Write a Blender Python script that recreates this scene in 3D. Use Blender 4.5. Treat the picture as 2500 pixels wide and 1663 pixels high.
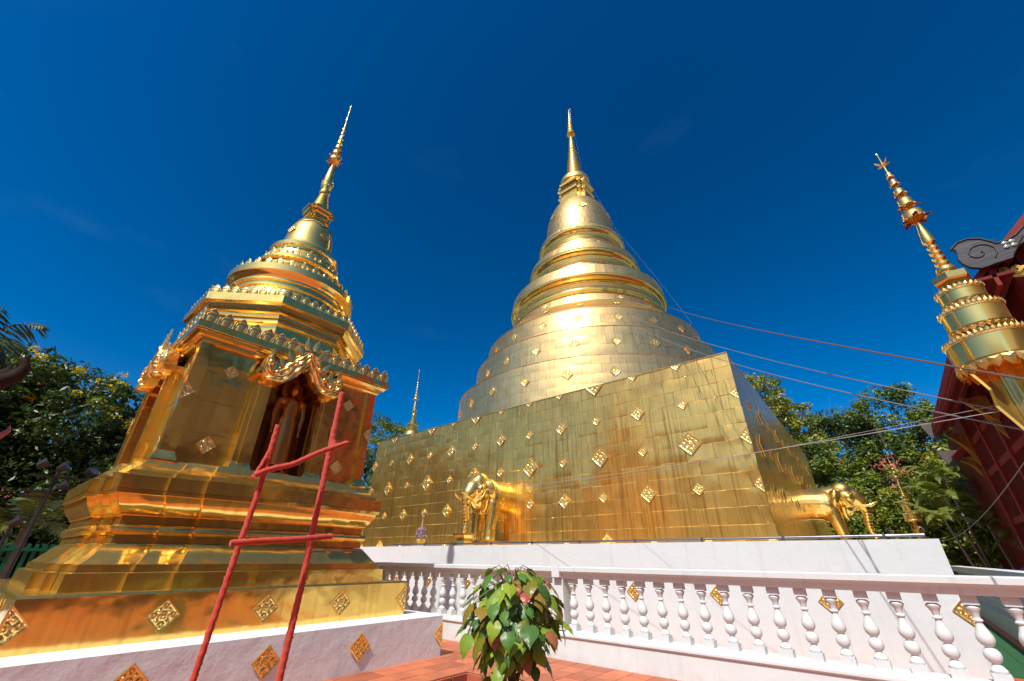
import bpy, math, random
import numpy as np
from mathutils import Vector, Matrix

# ------------------------------------------------------------------ camera, sky, sun, exposure
scene = bpy.context.scene
for o in list(bpy.data.objects):
    bpy.data.objects.remove(o)
COL = scene.collection
rad = math.radians

cam_data = bpy.data.cameras.new("camera")
cam = bpy.data.objects.new("camera", cam_data)
COL.objects.link(cam)
scene.camera = cam
cam_data.sensor_width = 36.0
cam_data.lens = 14.515
cam_data.clip_start = 0.05
cam_data.clip_end = 2000.0
yaw, pitch, roll = rad(39.9), rad(27.74), rad(0.5)
fh = Vector((-math.sin(yaw), math.cos(yaw), 0)); rt = Vector((fh.y, -fh.x, 0)); upv = Vector((0, 0, 1))
FW = fh * math.cos(pitch) + upv * math.sin(pitch)
UP = -fh * math.sin(pitch) + upv * math.cos(pitch)
RR = rt * math.cos(roll) + UP * math.sin(roll)
UU = -rt * math.sin(roll) + UP * math.cos(roll)
cam.matrix_world = Matrix(((RR.x, UU.x, -FW.x, 0), (RR.y, UU.y, -FW.y, 0), (RR.z, UU.z, -FW.z, 1.4), (0, 0, 0, 1)))

SUN_EL, SUN_AZ = rad(53), rad(169.5)          # azimuth from +Y towards +X
world = bpy.data.worlds.new("World"); scene.world = world; world.use_nodes = True
wn = world.node_tree.nodes; wl = world.node_tree.links
sky = wn.new("ShaderNodeTexSky"); sky.sky_type = 'NISHITA'; sky.sun_disc = False
sky.sun_elevation = SUN_EL; sky.sun_rotation = SUN_AZ
sky.altitude = 300; sky.air_density = 1.0; sky.dust_density = 2.0; sky.ozone_density = 4.0
gm = wn.new("ShaderNodeGamma"); gm.inputs[1].default_value = 1.5
hs = wn.new("ShaderNodeHueSaturation"); hs.inputs["Saturation"].default_value = 1.26; hs.inputs["Hue"].default_value = 0.495
wl.new(sky.outputs[0], gm.inputs[0]); wl.new(gm.outputs[0], hs.inputs["Color"])
tcw = wn.new("ShaderNodeTexCoord"); mpw = wn.new("ShaderNodeMapping"); mpw.inputs["Scale"].default_value = (1.2, 2.2, 7.0); mpw.inputs["Rotation"].default_value = (0.25, 0.3, 0.6)
nzw = wn.new("ShaderNodeTexNoise"); nzw.inputs["Scale"].default_value = 1.6; nzw.inputs["Detail"].default_value = 6; nzw.inputs["Roughness"].default_value = 0.55
rpw = wn.new("ShaderNodeValToRGB"); rpw.color_ramp.elements[0].position = 0.60; rpw.color_ramp.elements[1].position = 1.0; rpw.color_ramp.elements[1].color = (0.11, 0.11, 0.11, 1)
wl.new(tcw.outputs["Generated"], mpw.inputs[0]); wl.new(mpw.outputs[0], nzw.inputs["Vector"]); wl.new(nzw.outputs["Fac"], rpw.inputs[0])
mxw = wn.new("ShaderNodeMix"); mxw.data_type = 'RGBA'; mxw.inputs[7].default_value = (3.0, 5.2, 8.0, 1)
wl.new(rpw.outputs[0], mxw.inputs[0]); wl.new(hs.outputs[0], mxw.inputs[6])
wl.new(mxw.outputs[2], wn["Background"].inputs[0]); wn["Background"].inputs[1].default_value = 0.052
sun_data = bpy.data.lights.new("sun", 'SUN'); sun_data.energy = 4.3; sun_data.angle = rad(0.53); sun_data.color = (1.0, 0.955, 0.88)
sun = bpy.data.objects.new("sun", sun_data); COL.objects.link(sun)
sdir = Vector((math.sin(SUN_AZ) * math.cos(SUN_EL), math.cos(SUN_AZ) * math.cos(SUN_EL), math.sin(SUN_EL)))
sun.rotation_euler = sdir.to_track_quat('Z', 'Y').to_euler()
sun.location = sdir * 60
vs = scene.view_settings
vs.view_transform = 'Standard'; vs.look = 'None'; vs.exposure = 0.22; vs.gamma = 1.0; vs.use_curve_mapping = False
scene.cycles.max_bounces = 8; scene.cycles.glossy_bounces = 5; scene.cycles.diffuse_bounces = 3
scene.cycles.transparent_max_bounces = 6
scene.cycles.sample_clamp_indirect = 6.0
scene.cycles.blur_glossy = 0.6
scene.cycles.use_denoising = True

# ------------------------------------------------------------------ helpers
rng = np.random.default_rng(7)
random.seed(7)

def tag(o, label=None, cat=None, group=None, kind=None):
    if label: o["label"] = label
    if cat: o["category"] = cat
    if group: o["group"] = group
    if kind: o["kind"] = kind
    return o

def empty(name, loc=(0, 0, 0), **kw):
    o = bpy.data.objects.new(name, None); COL.objects.link(o); o.location = loc
    o.empty_display_size = 0.2
    return tag(o, **kw)

def add(name, me, parent=None, loc=None, mw=None):
    o = bpy.data.objects.new(name, me); COL.objects.link(o)
    if parent: o.parent = parent
    if mw is not None: o.matrix_local = mw
    elif loc is not None: o.location = loc
    return o

class MB:
    """collects faces, builds one mesh"""
    def __init__(s): s.v = []; s.f = []; s.m = []
    def add(s, verts, faces, mi=0):
        b = len(s.v)
        s.v.extend([tuple(map(float, p)) for p in verts])
        for f in faces:
            s.f.append(tuple(b + i for i in f)); s.m.append(mi)
        return s
    def box(s, lo, hi, mi=0):
        x0, y0, z0 = lo; x1, y1, z1 = hi
        return s.add([(x0,y0,z0),(x1,y0,z0),(x1,y1,z0),(x0,y1,z0),(x0,y0,z1),(x1,y0,z1),(x1,y1,z1),(x0,y1,z1)],
              [(0,3,2,1),(4,5,6,7),(0,1,5,4),(1,2,6,5),(2,3,7,6),(3,0,4,7)], mi)
    def frustum(s, lo, hi, z0, z1, inset, mi=0):
        x0, y0 = lo; x1, y1 = hi; i = inset
        return s.add([(x0,y0,z0),(x1,y0,z0),(x1,y1,z0),(x0,y1,z0),(x0+i,y0+i,z1),(x1-i,y0+i,z1),(x1-i,y1-i,z1),(x0+i,y1-i,z1)],
              [(0,3,2,1),(4,5,6,7),(0,1,5,4),(1,2,6,5),(2,3,7,6),(3,0,4,7)], mi)
    def obox(s, a, b, w, t, up=(0, 0, 1), mi=0):
        """beam from a to b, w across, t along up"""
        a = Vector(a); b = Vector(b); d = (b - a).normalized(); up = Vector(up)
        sx = d.cross(up).normalized(); u = sx.cross(d).normalized()
        vs_ = []
        for p in (a, b):
            for i, j in ((-1,-1),(1,-1),(1,1),(-1,1)):
                vs_.append(p + sx * (i * w / 2) + u * (j * t / 2))
        return s.add(vs_, [(0,1,2,3),(7,6,5,4),(0,4,5,1),(1,5,6,2),(2,6,7,3),(3,7,4,0)], mi)
    def lathe(s, prof, n=24, c=(0, 0), a0=0.0, cap=True, mi=0):
        vs_ = []; fs = []
        for (r, z) in prof:
            for k in range(n):
                a = a0 + 2 * math.pi * k / n
                vs_.append((c[0] + r * math.cos(a), c[1] + r * math.sin(a), z))
        for i in range(len(prof) - 1):
            for k in range(n):
                k2 = (k + 1) % n
                fs.append((i*n+k, i*n+k2, (i+1)*n+k2, (i+1)*n+k))
        if cap:
            fs.append(tuple(range(n))[::-1]); fs.append(tuple((len(prof)-1)*n + k for k in range(n)))
        return s.add(vs_, fs, mi)
    def tube(s, pts, radii, n=10, mi=0, ends=True):
        pts = [Vector(p) for p in pts]
        if not hasattr(radii, '__len__'): radii = [radii] * len(pts)
        T = []
        for i in range(len(pts)):
            a = pts[max(i-1, 0)]; b = pts[min(i+1, len(pts)-1)]; T.append((b - a).normalized())
        ref = Vector((0, 0, 1)) if abs(T[0].z) < .9 else Vector((1, 0, 0))
        U = T[0].cross(ref).normalized(); vs_ = []; fs = []
        for i, p in enumerate(pts):
            U = (U - T[i] * U.dot(T[i])).normalized(); V = T[i].cross(U)
            for k in range(n):
                a = 2 * math.pi * k / n
                vs_.append(p + (U * math.cos(a) + V * math.sin(a)) * radii[i])
        for i in range(len(pts) - 1):
            for k in range(n):
                k2 = (k + 1) % n
                fs.append((i*n+k, i*n+k2, (i+1)*n+k2, (i+1)*n+k))
        if ends:
            fs.append(tuple(range(n))[::-1]); fs.append(tuple((len(pts)-1)*n + k for k in range(n)))
        return s.add(vs_, fs, mi)
    def ball(s, c, r, n=14, m=10, rot=None, mi=0):
        if not hasattr(r, '__len__'): r = (r, r, r)
        vs_ = []; fs = []
        for i in range(1, m):
            t = math.pi * i / m
            for k in range(n):
                a = 2 * math.pi * k / n
                vs_.append(Vector((r[0]*math.sin(t)*math.cos(a), r[1]*math.sin(t)*math.sin(a), r[2]*math.cos(t))))
        vs_.append(Vector((0, 0, r[2]))); vs_.append(Vector((0, 0, -r[2])))
        if rot is not None: vs_ = [rot @ v for v in vs_]
        vs_ = [v + Vector(c) for v in vs_]
        for i in range(m - 2):
            for k in range(n):
                k2 = (k + 1) % n
                fs.append((i*n+k, (i+1)*n+k, (i+1)*n+k2, i*n+k2))
        t_ = len(vs_) - 2; b_ = len(vs_) - 1
        for k in range(n):
            k2 = (k + 1) % n
            fs.append((t_, k, k2)); fs.append((b_, (m-2)*n+k2, (m-2)*n+k))
        return s.add(vs_, fs, mi)
    def capsule(s, pts, radii, n=12, mi=0):
        s.tube(pts, radii, n, mi)
        s.ball(pts[0], radii[0] if hasattr(radii, '__len__') else radii, n, 8, mi=mi)
        s.ball(pts[-1], radii[-1] if hasattr(radii, '__len__') else radii, n, 8, mi=mi)
        return s
    def grid(s, P, closed=False, mi=0):
        """P[i][j] points"""
        n = len(P); m = len(P[0]); b = [p for row in P for p in row]; fs = []
        for i in range(n - 1):
            for j in range(m - 1):
                fs.append((i*m+j, i*m+j+1, (i+1)*m+j+1, (i+1)*m+j))
        return s.add(b, fs, mi)
    def shell(s, P, N, t, mi=0):
        """front grid P with a back at thickness t along -N, closed rim"""
        n = len(P); m = len(P[0]); N = Vector(N)
        F = [Vector(p) for row in P for p in row]; B = [p - N * t for p in F]
        fs = []; o = n * m
        for i in range(n - 1):
            for j in range(m - 1):
                a, b_, c, d = i*m+j, i*m+j+1, (i+1)*m+j+1, (i+1)*m+j
                fs.append((a, b_, c, d)); fs.append((o+d, o+c, o+b_, o+a))
        rim = [j for j in range(m)] + [i*m+m-1 for i in range(1, n)] + [(n-1)*m+j for j in range(m-2, -1, -1)] + [i*m for i in range(n-2, 0, -1)]
        for q in range(len(rim)):
            a, b_ = rim[q], rim[(q+1) % len(rim)]
            fs.append((b_, a, o+a, o+b_))
        return s.add(F + B, fs, mi)
    def mesh(s, name, mats, smooth=None):
        me = bpy.data.meshes.new(name)
        me.from_pydata(s.v, [], s.f)
        if not isinstance(mats, (list, tuple)): mats = [mats]
        for m in mats: me.materials.append(m)
        if len(mats) > 1: me.polygons.foreach_set("material_index", s.m)
        if smooth:
            me.polygons.foreach_set("use_smooth", [True] * len(me.polygons))
            if smooth < 179: me.set_sharp_from_angle(angle=rad(smooth))
        me.update()
        return me
    def build(s, name, mats, parent=None, smooth=None, loc=None):
        return add(name, s.mesh(name, mats, smooth), parent, loc)

def frame(pos, right, up, nrm, size=1.0, sx=None):
    r = Vector(right) * (size if sx is None else sx); u = Vector(up) * size; n = Vector(nrm) * size; p = Vector(pos)
    return Matrix(((r.x, u.x, n.x, p.x), (r.y, u.y, n.y, p.y), (r.z, u.z, n.z, p.z), (0, 0, 0, 1)))

# ------------------------------------------------------------------ materials
class NT:
    def __init__(s, name):
        s.m = bpy.data.materials.new(name); s.m.use_nodes = True
        s.n = s.m.node_tree.nodes; s.l = s.m.node_tree.links
        s.b = s.n["Principled BSDF"]
    def node(s, t, **kw):
        n = s.n.new(t)
        for k, v in kw.items():
            if k in n.inputs: n.inputs[k].default_value = v
            else: setattr(n, k, v)
        return n
    def link(s, a, b): s.l.new(a, b)
    def pos(s, scale=(1, 1, 1), coord='pos'):
        if coord == 'pos': src = s.node("ShaderNodeNewGeometry").outputs["Position"]
        else: src = s.node("ShaderNodeTexCoord").outputs["Object"]
        mp = s.node("ShaderNodeMapping"); mp.inputs["Scale"].default_value = scale
        s.link(src, mp.inputs["Vector"]); return mp.outputs[0]
    def noise(s, scale, detail=2.0, rough=0.5, vscale=(1, 1, 1), coord='pos'):
        n = s.node("ShaderNodeTexNoise"); n.inputs["Scale"].default_value = scale
        n.inputs["Detail"].default_value = detail; n.inputs["Roughness"].default_value = rough
        s.link(s.pos(vscale, coord), n.inputs["Vector"]); return n.outputs["Fac"]
    def ramp(s, fac, stops):
        r = s.node("ShaderNodeValToRGB"); e = r.color_ramp.elements
        while len(e) > 1: e.remove(e[-1])
        e[0].position = stops[0][0]; e[0].color = (*stops[0][1], 1) if hasattr(stops[0][1], '__len__') else (stops[0][1],)*3 + (1,)
        for p, c in stops[1:]:
            q = e.new(p); q.color = (*c, 1) if hasattr(c, '__len__') else (c, c, c, 1)
        s.link(fac, r.inputs[0]); return r.outputs[0]
    def mix(s, fac, a, b, mode='MIX'):
        n = s.node("ShaderNodeMix"); n.data_type = 'RGBA'; n.blend_type = mode
        for k, v in ((0, fac), (6, a), (7, b)):
            if hasattr(v, 'links') or hasattr(v, 'is_output'): s.link(v, n.inputs[k])
            elif k == 0: n.inputs[0].default_value = v
            else: n.inputs[k].default_value = (*v, 1)
        return n.outputs[2]
    def math(s, op, a, b=None):
        n = s.node("ShaderNodeMath"); n.operation = op
        for k, v in ((0, a), (1, b)):
            if v is None: continue
            if hasattr(v, 'is_output'): s.link(v, n.inputs[k])
            else: n.inputs[k].default_value = v
        return n.outputs[0]
    def bump(s, h, strength, dist, prev=None):
        n = s.node("ShaderNodeBump"); n.inputs["Strength"].default_value = strength; n.inputs["Distance"].default_value = dist
        s.link(h, n.inputs["Height"])
        if prev is not None: s.link(prev, n.inputs["Normal"])
        return n.outputs[0]
    def set(s, **kw):
        for k, v in kw.items():
            k = {'color': 'Base Color', 'rough': 'Roughness', 'metal': 'Metallic', 'normal': 'Normal', 'spec': 'Specular IOR Level', 'alpha': 'Alpha', 'trans': 'Transmission Weight', 'ior': 'IOR', 'sub': 'Subsurface Weight', 'coat': 'Coat Weight', 'aniso': 'Anisotropic', 'sheen': 'Sheen Weight'}[k]
            if hasattr(v, 'is_output'): s.link(v, s.b.inputs[k])
            elif hasattr(v, '__len__') and len(v) == 3: s.b.inputs[k].default_value = (*v, 1)
            else: s.b.inputs[k].default_value = v
        return s.m

def gold(name, col=(0.92, 0.60, 0.19), rough=0.22, dent=(2.2, 0.35, 0.03), streak=0.0, stain=0.0, fine=0.0, rvar=0.08, haze=0.25):
    t = NT(name)
    oi = t.node("ShaderNodeObjectInfo").outputs["Random"]
    c = t.mix(oi, tuple(x * 0.93 for x in col), (min(col[0]*1.04, 1), col[1]*1.04, col[2]*1.08))
    st = t.noise(3.0, 4, 0.6, (5.0, 5.0, 0.12))            # streaks running down
    blot = t.noise(0.9, 5, 0.62)
    if stain:
        m = t.math('MULTIPLY', t.ramp(st, [(0.50, 0.0), (0.70, 1.0)]), stain)
        c = t.mix(m, c, (col[0]*0.50, col[1]*0.42, col[2]*0.40))
        m2 = t.math('MULTIPLY', t.ramp(blot, [(0.50, 0.0), (0.72, 1.0)]), stain * 0.7)
        c = t.mix(m2, c, (col[0]*0.62, col[1]*0.56, col[2]*0.6))
    r = t.math('ADD', t.math('MULTIPLY', t.noise(6.0, 3, 0.6), rvar * 2), rough - rvar)
    if streak:
        r = t.math('ADD', r, t.math('MULTIPLY', t.math('SUBTRACT', st, 0.5), streak))
    r = t.math('ADD', r, t.math('MULTIPLY', t.math('SUBTRACT', oi, 0.5), rvar))
    nrm = t.bump(t.noise(dent[0], 1.5, 0.45), dent[1], dent[2])
    if fine:
        nrm = t.bump(t.noise(9.0, 2, 0.5, (6, 6, 0.25)), fine, 0.004, nrm)
    m = t.set(color=c, rough=r, metal=1.0, normal=nrm)
    if haze:                                              # fine scratching: a second, broad lobe
        g2 = t.node("ShaderNodeBsdfAnisotropic"); t.link(c, g2.inputs["Color"]); g2.inputs["Roughness"].default_value = 0.58; t.link(nrm, g2.inputs["Normal"])
        ms = t.node("ShaderNodeMixShader"); ms.inputs[0].default_value = haze
        t.link(t.b.outputs[0], ms.inputs[1]); t.link(g2.outputs[0], ms.inputs[2]); t.link(ms.outputs[0], t.n["Material Output"].inputs[0])
    return m

G_PLATE = gold("gold_plate_sheet", (1.0, 0.605, 0.15), 0.18, (1.6, 0.42, 0.04), 0.20, 0.85, 0.30, 0.07, 0.33)
G_DRUM = gold("gold_drum_sheet", (1.0, 0.67, 0.25), 0.25, (2.0, 0.16, 0.03), 0.18, 0.55, 0.2, 0.06, 0.34)
G_SHEET = gold("gold_sheet", (1.0, 0.68, 0.17), 0.11, (3.4, 0.45, 0.02), 0.05, 0.35, 0.06, 0.06, 0.20)
G_BRIGHT = gold("bright_gold", (1.0, 0.69, 0.19), 0.11, (3.0, 0.10, 0.02), 0.0, 0.15, 0.0, 0.04, 0.22)
G_ORN = gold("embossed_gold", (1.0, 0.70, 0.22), 0.19, (14.0, 0.2, 0.01), 0.0, 0.0, 0.0, 0.05, 0.34)
G_DARK = gold("copper_gold", (0.52, 0.25, 0.065), 0.34, (4.0, 0.3, 0.02), 0.0, 0.4, 0.0, 0.06)  # coppery gold with the niche's shade put into its colour; elephant eyes too

def plaster(name, col, stain=0.5, bump=0.5):
    t = NT(name)
    big = t.noise(1.1, 6, 0.6); run = t.noise(2.2, 4, 0.6, (4, 4, 0.18)); fine = t.noise(30, 3, 0.6)
    c = t.mix(t.ramp(big, [(0.45, 0.0), (0.75, 0.5 * stain)]), col, tuple(x * 0.82 for x in col))
    c = t.mix(t.math('MULTIPLY', t.ramp(run, [(0.58, 0.0), (0.75, 1.0)]), 0.55 * stain), c, (0.36, 0.33, 0.31))
    z = t.node("ShaderNodeSeparateXYZ"); g = t.node("ShaderNodeNewGeometry"); t.link(g.outputs["Position"], z.inputs[0])
    foot = t.math('MULTIPLY', t.ramp(z.outputs[2], [(0.0, 0.8), (0.12, 0.0)]), t.ramp(t.noise(5, 4, 0.7), [(0.4, 0.0), (0.7, 1.0)]))
    c = t.mix(t.math('MULTIPLY', foot, stain), c, (0.42, 0.30, 0.24))
    lump = t.noise(3.5, 4, 0.55)
    nrm = t.bump(lump, bump, 0.03); nrm = t.bump(fine, 0.35 * bump, 0.006, nrm)
    return t.set(color=c, rough=0.75, normal=nrm)
WHITE = plaster("white_plaster", (0.62, 0.665, 0.655), 0.5, 0.35)
WHITE_ROUGH = plaster("white_trowelled_plaster", (0.76, 0.79, 0.78), 0.28, 0.5)
WHITE_PAINT = plaster("white_painted_concrete", (0.62, 0.665, 0.655), 0.6, 0.2)

def tile_mat(name, col, grime=0.5, var=0.25):
    t = NT(name)
    oi = t.node("ShaderNodeObjectInfo").outputs["Random"]
    c = t.mix(oi, tuple(x * (1 - var) for x in col), tuple(min(1, x * (1 + var)) for x in col))
    c = t.mix(t.math('MULTIPLY', t.ramp(t.noise(4, 6, 0.65), [(0.45, 0), (0.8, 1)]), grime), c, (0.16, 0.07, 0.045))
    nrm = t.bump(t.noise(25, 4, 0.6), 0.25, 0.006)
    return t.set(color=c, rough=t.math('ADD', t.math('MULTIPLY', t.noise(7, 3), 0.3), 0.38), normal=nrm)
TILE = tile_mat("terracotta_tile", (0.50, 0.145, 0.06))
TILE_RED = tile_mat("red_planter_tile", (0.42, 0.10, 0.05), 0.6)

def simple(name, col, rough=0.6, metal=0.0, var=0.25, scale=6, bump=0.2, dist=0.01, vscale=(1, 1, 1), coord='pos', spec=None):
    t = NT(name)
    n = t.noise(scale, 4, 0.6, vscale, coord)
    c = t.mix(n, tuple(x * (1 - var) for x in col), tuple(min(1, x * (1 + var)) for x in col))
    nrm = t.bump(n, bump, dist)
    if spec is not None: t.set(spec=spec)
    return t.set(color=c, rough=rough, metal=metal, normal=nrm)
GROUT = simple("dark_grout", (0.09, 0.06, 0.05), 0.9)
SOIL = simple("dark_soil", (0.06, 0.04, 0.03), 0.95, bump=0.8, dist=0.05, scale=14)
GROUND = simple("grey_paving", (0.22, 0.19, 0.17), 0.85, scale=0.6, var=0.3)
CARPET = simple("green_carpet", (0.02, 0.10, 0.035), 0.95, scale=60, var=0.4, bump=0.6)
WOOD_RED = simple("red_painted_timber", (0.15, 0.014, 0.009), 0.6, spec=0.2, scale=3, var=0.45, vscale=(6, 6, 0.6), bump=0.35)
WOOD_RED2 = simple("red_roof_timber", (0.22, 0.022, 0.012), 0.6, spec=0.2, scale=3, var=0.4, bump=0.3)
WOOD_BLACK = simple("black_weathered_wood", (0.026, 0.023, 0.023), 0.5, scale=4, var=0.6, vscale=(1, 1, 6), bump=0.4)
WOOD_GREY = simple("grey_weathered_wood", (0.10, 0.08, 0.072), 0.8, scale=8, var=0.5, bump=0.6)
WOOD_CARVED = simple("brown_carved_wood", (0.030, 0.015, 0.010), 0.8, scale=5, var=0.5, bump=0.6, dist=0.03, spec=0.1)
PINK = simple("faded_pink_paint", (0.34, 0.09, 0.08), 0.6)
ROOF_TILE = simple("orange_clay_roof", (0.30, 0.085, 0.035), 0.8, scale=3, var=0.4, bump=0.4)
DARK_METAL = simple("dark_lamp_metal", (0.03, 0.03, 0.033), 0.45, 0.3)
STEEL = simple("steel_pipe", (0.35, 0.36, 0.38), 0.3, 1.0, 0.15)
GREEN_METAL = simple("green_fence_paint", (0.0, 0.13, 0.07), 0.5)
BARK = simple("grey_brown_bark", (0.11, 0.08, 0.06), 0.9, scale=5, vscale=(2, 2, 0.5), bump=0.8, dist=0.03)
PALM_BARK = simple("pale_palm_trunk", (0.22, 0.19, 0.15), 0.85, scale=6, vscale=(0.5, 0.5, 6), bump=0.5)
ROPE_DARK = simple("dark_twisted_cable", (0.10, 0.06, 0.05), 0.7, scale=60)
ROPE_GREY = simple("grey_cable", (0.17, 0.17, 0.17), 0.6, scale=60)
THREAD = simple("white_thread", (0.36, 0.34, 0.33), 0.8)
SKIN = simple("skin", (0.35, 0.20, 0.14), 0.6)
BLUE_CLOTH = simple("blue_cloth", (0.05, 0.12, 0.42), 0.9, scale=9)
DARK_CLOTH = simple("dark_cloth", (0.02, 0.02, 0.025), 0.9)
CRIMSON = simple("crimson_lace_metal", (0.16, 0.008, 0.02), 0.4, 0.3)
LAVENDER = simple("lavender_flower", (0.30, 0.20, 0.30), 0.8)
ADDED_HALL_ROOF = simple("dark_shingle_roof", (0.085, 0.05, 0.035), 0.8, scale=3, var=0.4, bump=0.4)
ADDED_HALL_TIMBER = simple("dark_brown_timber", (0.055, 0.032, 0.018), 0.6)
GLASS = NT("lamp_glass").set(color=(0.07, 0.08, 0.10), rough=0.25)
t = NT("red_wrapped_cloth")
w = t.noise(9, 3, 0.6, (1, 1, 1), 'pos')
RED_CLOTH = t.set(color=t.mix(w, (0.38, 0.028, 0.014), (0.62, 0.070, 0.030)), rough=0.85, normal=t.bump(t.noise(40, 3, 0.6), 0.4, 0.008), sheen=0.2)

def leaf_mat(name, c1, c2, rough=0.42, veins=False, trans=0.25):
    t = NT(name)
    oi = t.node("ShaderNodeObjectInfo").outputs["Random"] if veins else t.noise(2.3, 3, 0.6)
    n2 = t.noise(9, 2, 0.5) if not veins else t.noise(5, 3, 0.5, (1, 1, 1), 'obj')
    f = t.math('ADD', t.math('MULTIPLY', oi, 0.7), t.math('MULTIPLY', n2, 0.3))
    c = t.mix(t.ramp(f, [(0.3, 0.0), (0.7, 1.0)]), c1, c2)
    if veins:
        tc = t.node("ShaderNodeTexCoord"); sp = t.node("ShaderNodeSeparateXYZ"); t.link(tc.outputs["Object"], sp.inputs[0])
        ax = t.math('ABSOLUTE', sp.outputs[0])
        mid = t.ramp(ax, [(0.0, 1.0), (0.014, 0.0)])
        k = t.math('FRACT', t.math('MULTIPLY', t.math('SUBTRACT', sp.outputs[1], t.math('MULTIPLY', ax, 0.9)), 6.0))
        side = t.ramp(k, [(0.0, 0.0), (0.44, 0.0), (0.5, 0.8), (0.56, 0.0)])
        vein = t.math('MAXIMUM', mid, side)
        c = t.mix(t.math('MULTIPLY', vein, 0.6), c, (0.36, 0.34, 0.06))
        nb = t.bump(vein, 0.4, 0.01)
        t.set(normal=nb)
    m = t.set(color=c, rough=rough)
    # thin leaf: some light passes through
    tr = t.node("ShaderNodeBsdfTranslucent"); ms = t.node("ShaderNodeMixShader"); ms.inputs[0].default_value = trans
    tc2 = t.mix(1.0, c, (1.0, 1.05, 0.45), 'MULTIPLY')
    t.link(tc2, tr.inputs[0]); t.link(t.b.outputs[0], ms.inputs[1]); t.link(tr.outputs[0], ms.inputs[2])
    t.link(ms.outputs[0], t.n["Material Output"].inputs[0])
    return m
LEAF_DARK = leaf_mat("dark_tree_leaf", (0.026, 0.055, 0.010), (0.085, 0.135, 0.018))
LEAF_MID = leaf_mat("mid_tree_leaf", (0.09, 0.15, 0.012), (0.25, 0.29, 0.025))
LEAF_YEL = leaf_mat("yellow_green_leaf", (0.18, 0.21, 0.015), (0.38, 0.36, 0.035))
FLOWER_YEL = leaf_mat("yellow_blossom", (0.60, 0.42, 0.01), (0.80, 0.58, 0.015))
PALM_LEAF = leaf_mat("palm_leaf", (0.08, 0.13, 0.02), (0.26, 0.28, 0.045))
PALM_DARK = leaf_mat("dark_palm_leaf", (0.02, 0.04, 0.016), (0.05, 0.09, 0.02))
BODHI = [leaf_mat("deep_green_heart_leaf", (0.045, 0.14, 0.026), (0.09, 0.22, 0.034), 0.38, True),
         leaf_mat("mid_green_heart_leaf", (0.15, 0.29, 0.022), (0.30, 0.42, 0.03), 0.40, True),
         leaf_mat("olive_bronze_heart_leaf", (0.20, 0.19, 0.012), (0.32, 0.20, 0.03), 0.32, True),
         leaf_mat("copper_red_heart_leaf", (0.38, 0.15, 0.06), (0.46, 0.08, 0.05), 0.35, True)]
STEM = simple("plant_stem", (0.14, 0.11, 0.05), 0.7)
# ------------------------------------------------------------------ ground and terrace
g = MB(); g.add([(-900, -900, -0.45), (900, -900, -0.45), (900, 900, -0.45), (-900, 900, -0.45)], [(0, 1, 2, 3)])
tag(g.build("ground", GROUND), kind="structure")
PX, PY = -5.09, 5.18                        # inner corner of the sunken planting bed
f = MB()
QX, QY = PX + 3.6, PY - 3.3              # far side of the bed
f.box((-24, -14, -0.45), (PX, 32, -0.012)); f.box((PX, PY, -0.45), (2.3, 32, -0.012)); f.box((QX, -14, -0.45), (2.3, PY, -0.012)); f.box((2.3, -14, -0.45), (7.2, 9.5, -0.012))
f.box((PX, -14, -0.45), (QX, QY, -0.012))
floor = f.build("terrace_floor", [GROUT]); tag(floor, kind="structure")
TS = 0.30
def tile_mesh(w, d):
    m = MB(); b = 0.006
    m.add([(0,0,0),(w,0,0),(w,d,0),(0,d,0),(b,b,.011),(w-b,b,.011),(w-b,d-b,.011),(b,d-b,.011)],
          [(0,1,5,4),(1,2,6,5),(2,3,7,6),(3,0,4,7),(4,5,6,7)])
    return m.mesh("floor_tile", TILE)
TM = tile_mesh(TS - .008, TS - .008)
far = MB(); ntile = 0
for i in range(-64, 41):
    for j in range(-60, 86):
        x = PX + i * TS + .004; y = PY + j * TS + .004
        if x < -19 or (x > 2.0 and y > 9.2) or x > 6.9: continue
        if 0 <= i < 12 and -11 <= j < 0: continue
        near = (x < 0.6 and 3.5 < y < 6.62 and x > -7.6) and not (x + TS < -6.05 and y + TS < 5.3)
        dz = random.uniform(-.0015, .0015)
        if near and ntile < 290:
            o = add("floor_tile", TM, floor, (x, y, -.012 + dz)); ntile += 1
        elif y < 9.2 or x > 0.3:
            w = TS - .008; far.add([(x, y, -.002+dz), (x+w, y, -.002+dz), (x+w, y+w, -.002+dz), (x, y+w, -.002+dz)], [(0, 1, 2, 3)])
o = far.build("distant_floor_tiles", TILE, floor); o["kind"] = "stuff"
c = MB(); c.box((0.62, 9.9, 0.0), (1.22, 24, 0.014)); tag(c.build("green_carpet", CARPET), "strip of green carpet on the walkway behind the right balustrade", "carpet")

pl = empty("planting_bed", (PX, PY, 0), label="sunken planting bed edged with red brown tiles", cat="planter")
m = MB(); m.box((0.0, -3.3, -.44), (3.6, 0.0, -.40)); m.build("soil", SOIL, pl)
def wall_tile(w, h):
    m = MB(); b = .006
    m.add([(0,0,0),(w,0,0),(w,h,0),(0,h,0),(b,b,.012),(w-b,b,.012),(w-b,h-b,.012),(b,h-b,.012)],
          [(0,1,5,4),(1,2,6,5),(2,3,7,6),(3,0,4,7),(4,5,6,7)])
    return m.mesh("edge_tile", TILE_RED)
WT = wall_tile(.285, .40)
for k in range(12):
    add("edge_tile", WT, pl, mw=frame((k*.30+.008, -.001, -.42), (1,0,0), (0,0,1), (0,-1,0)))
for k in range(11):
    add("edge_tile", WT, pl, mw=frame((.001, -k*.30-.008, -.42), (0,-1,0), (0,0,1), (1,0,0)))

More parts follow.
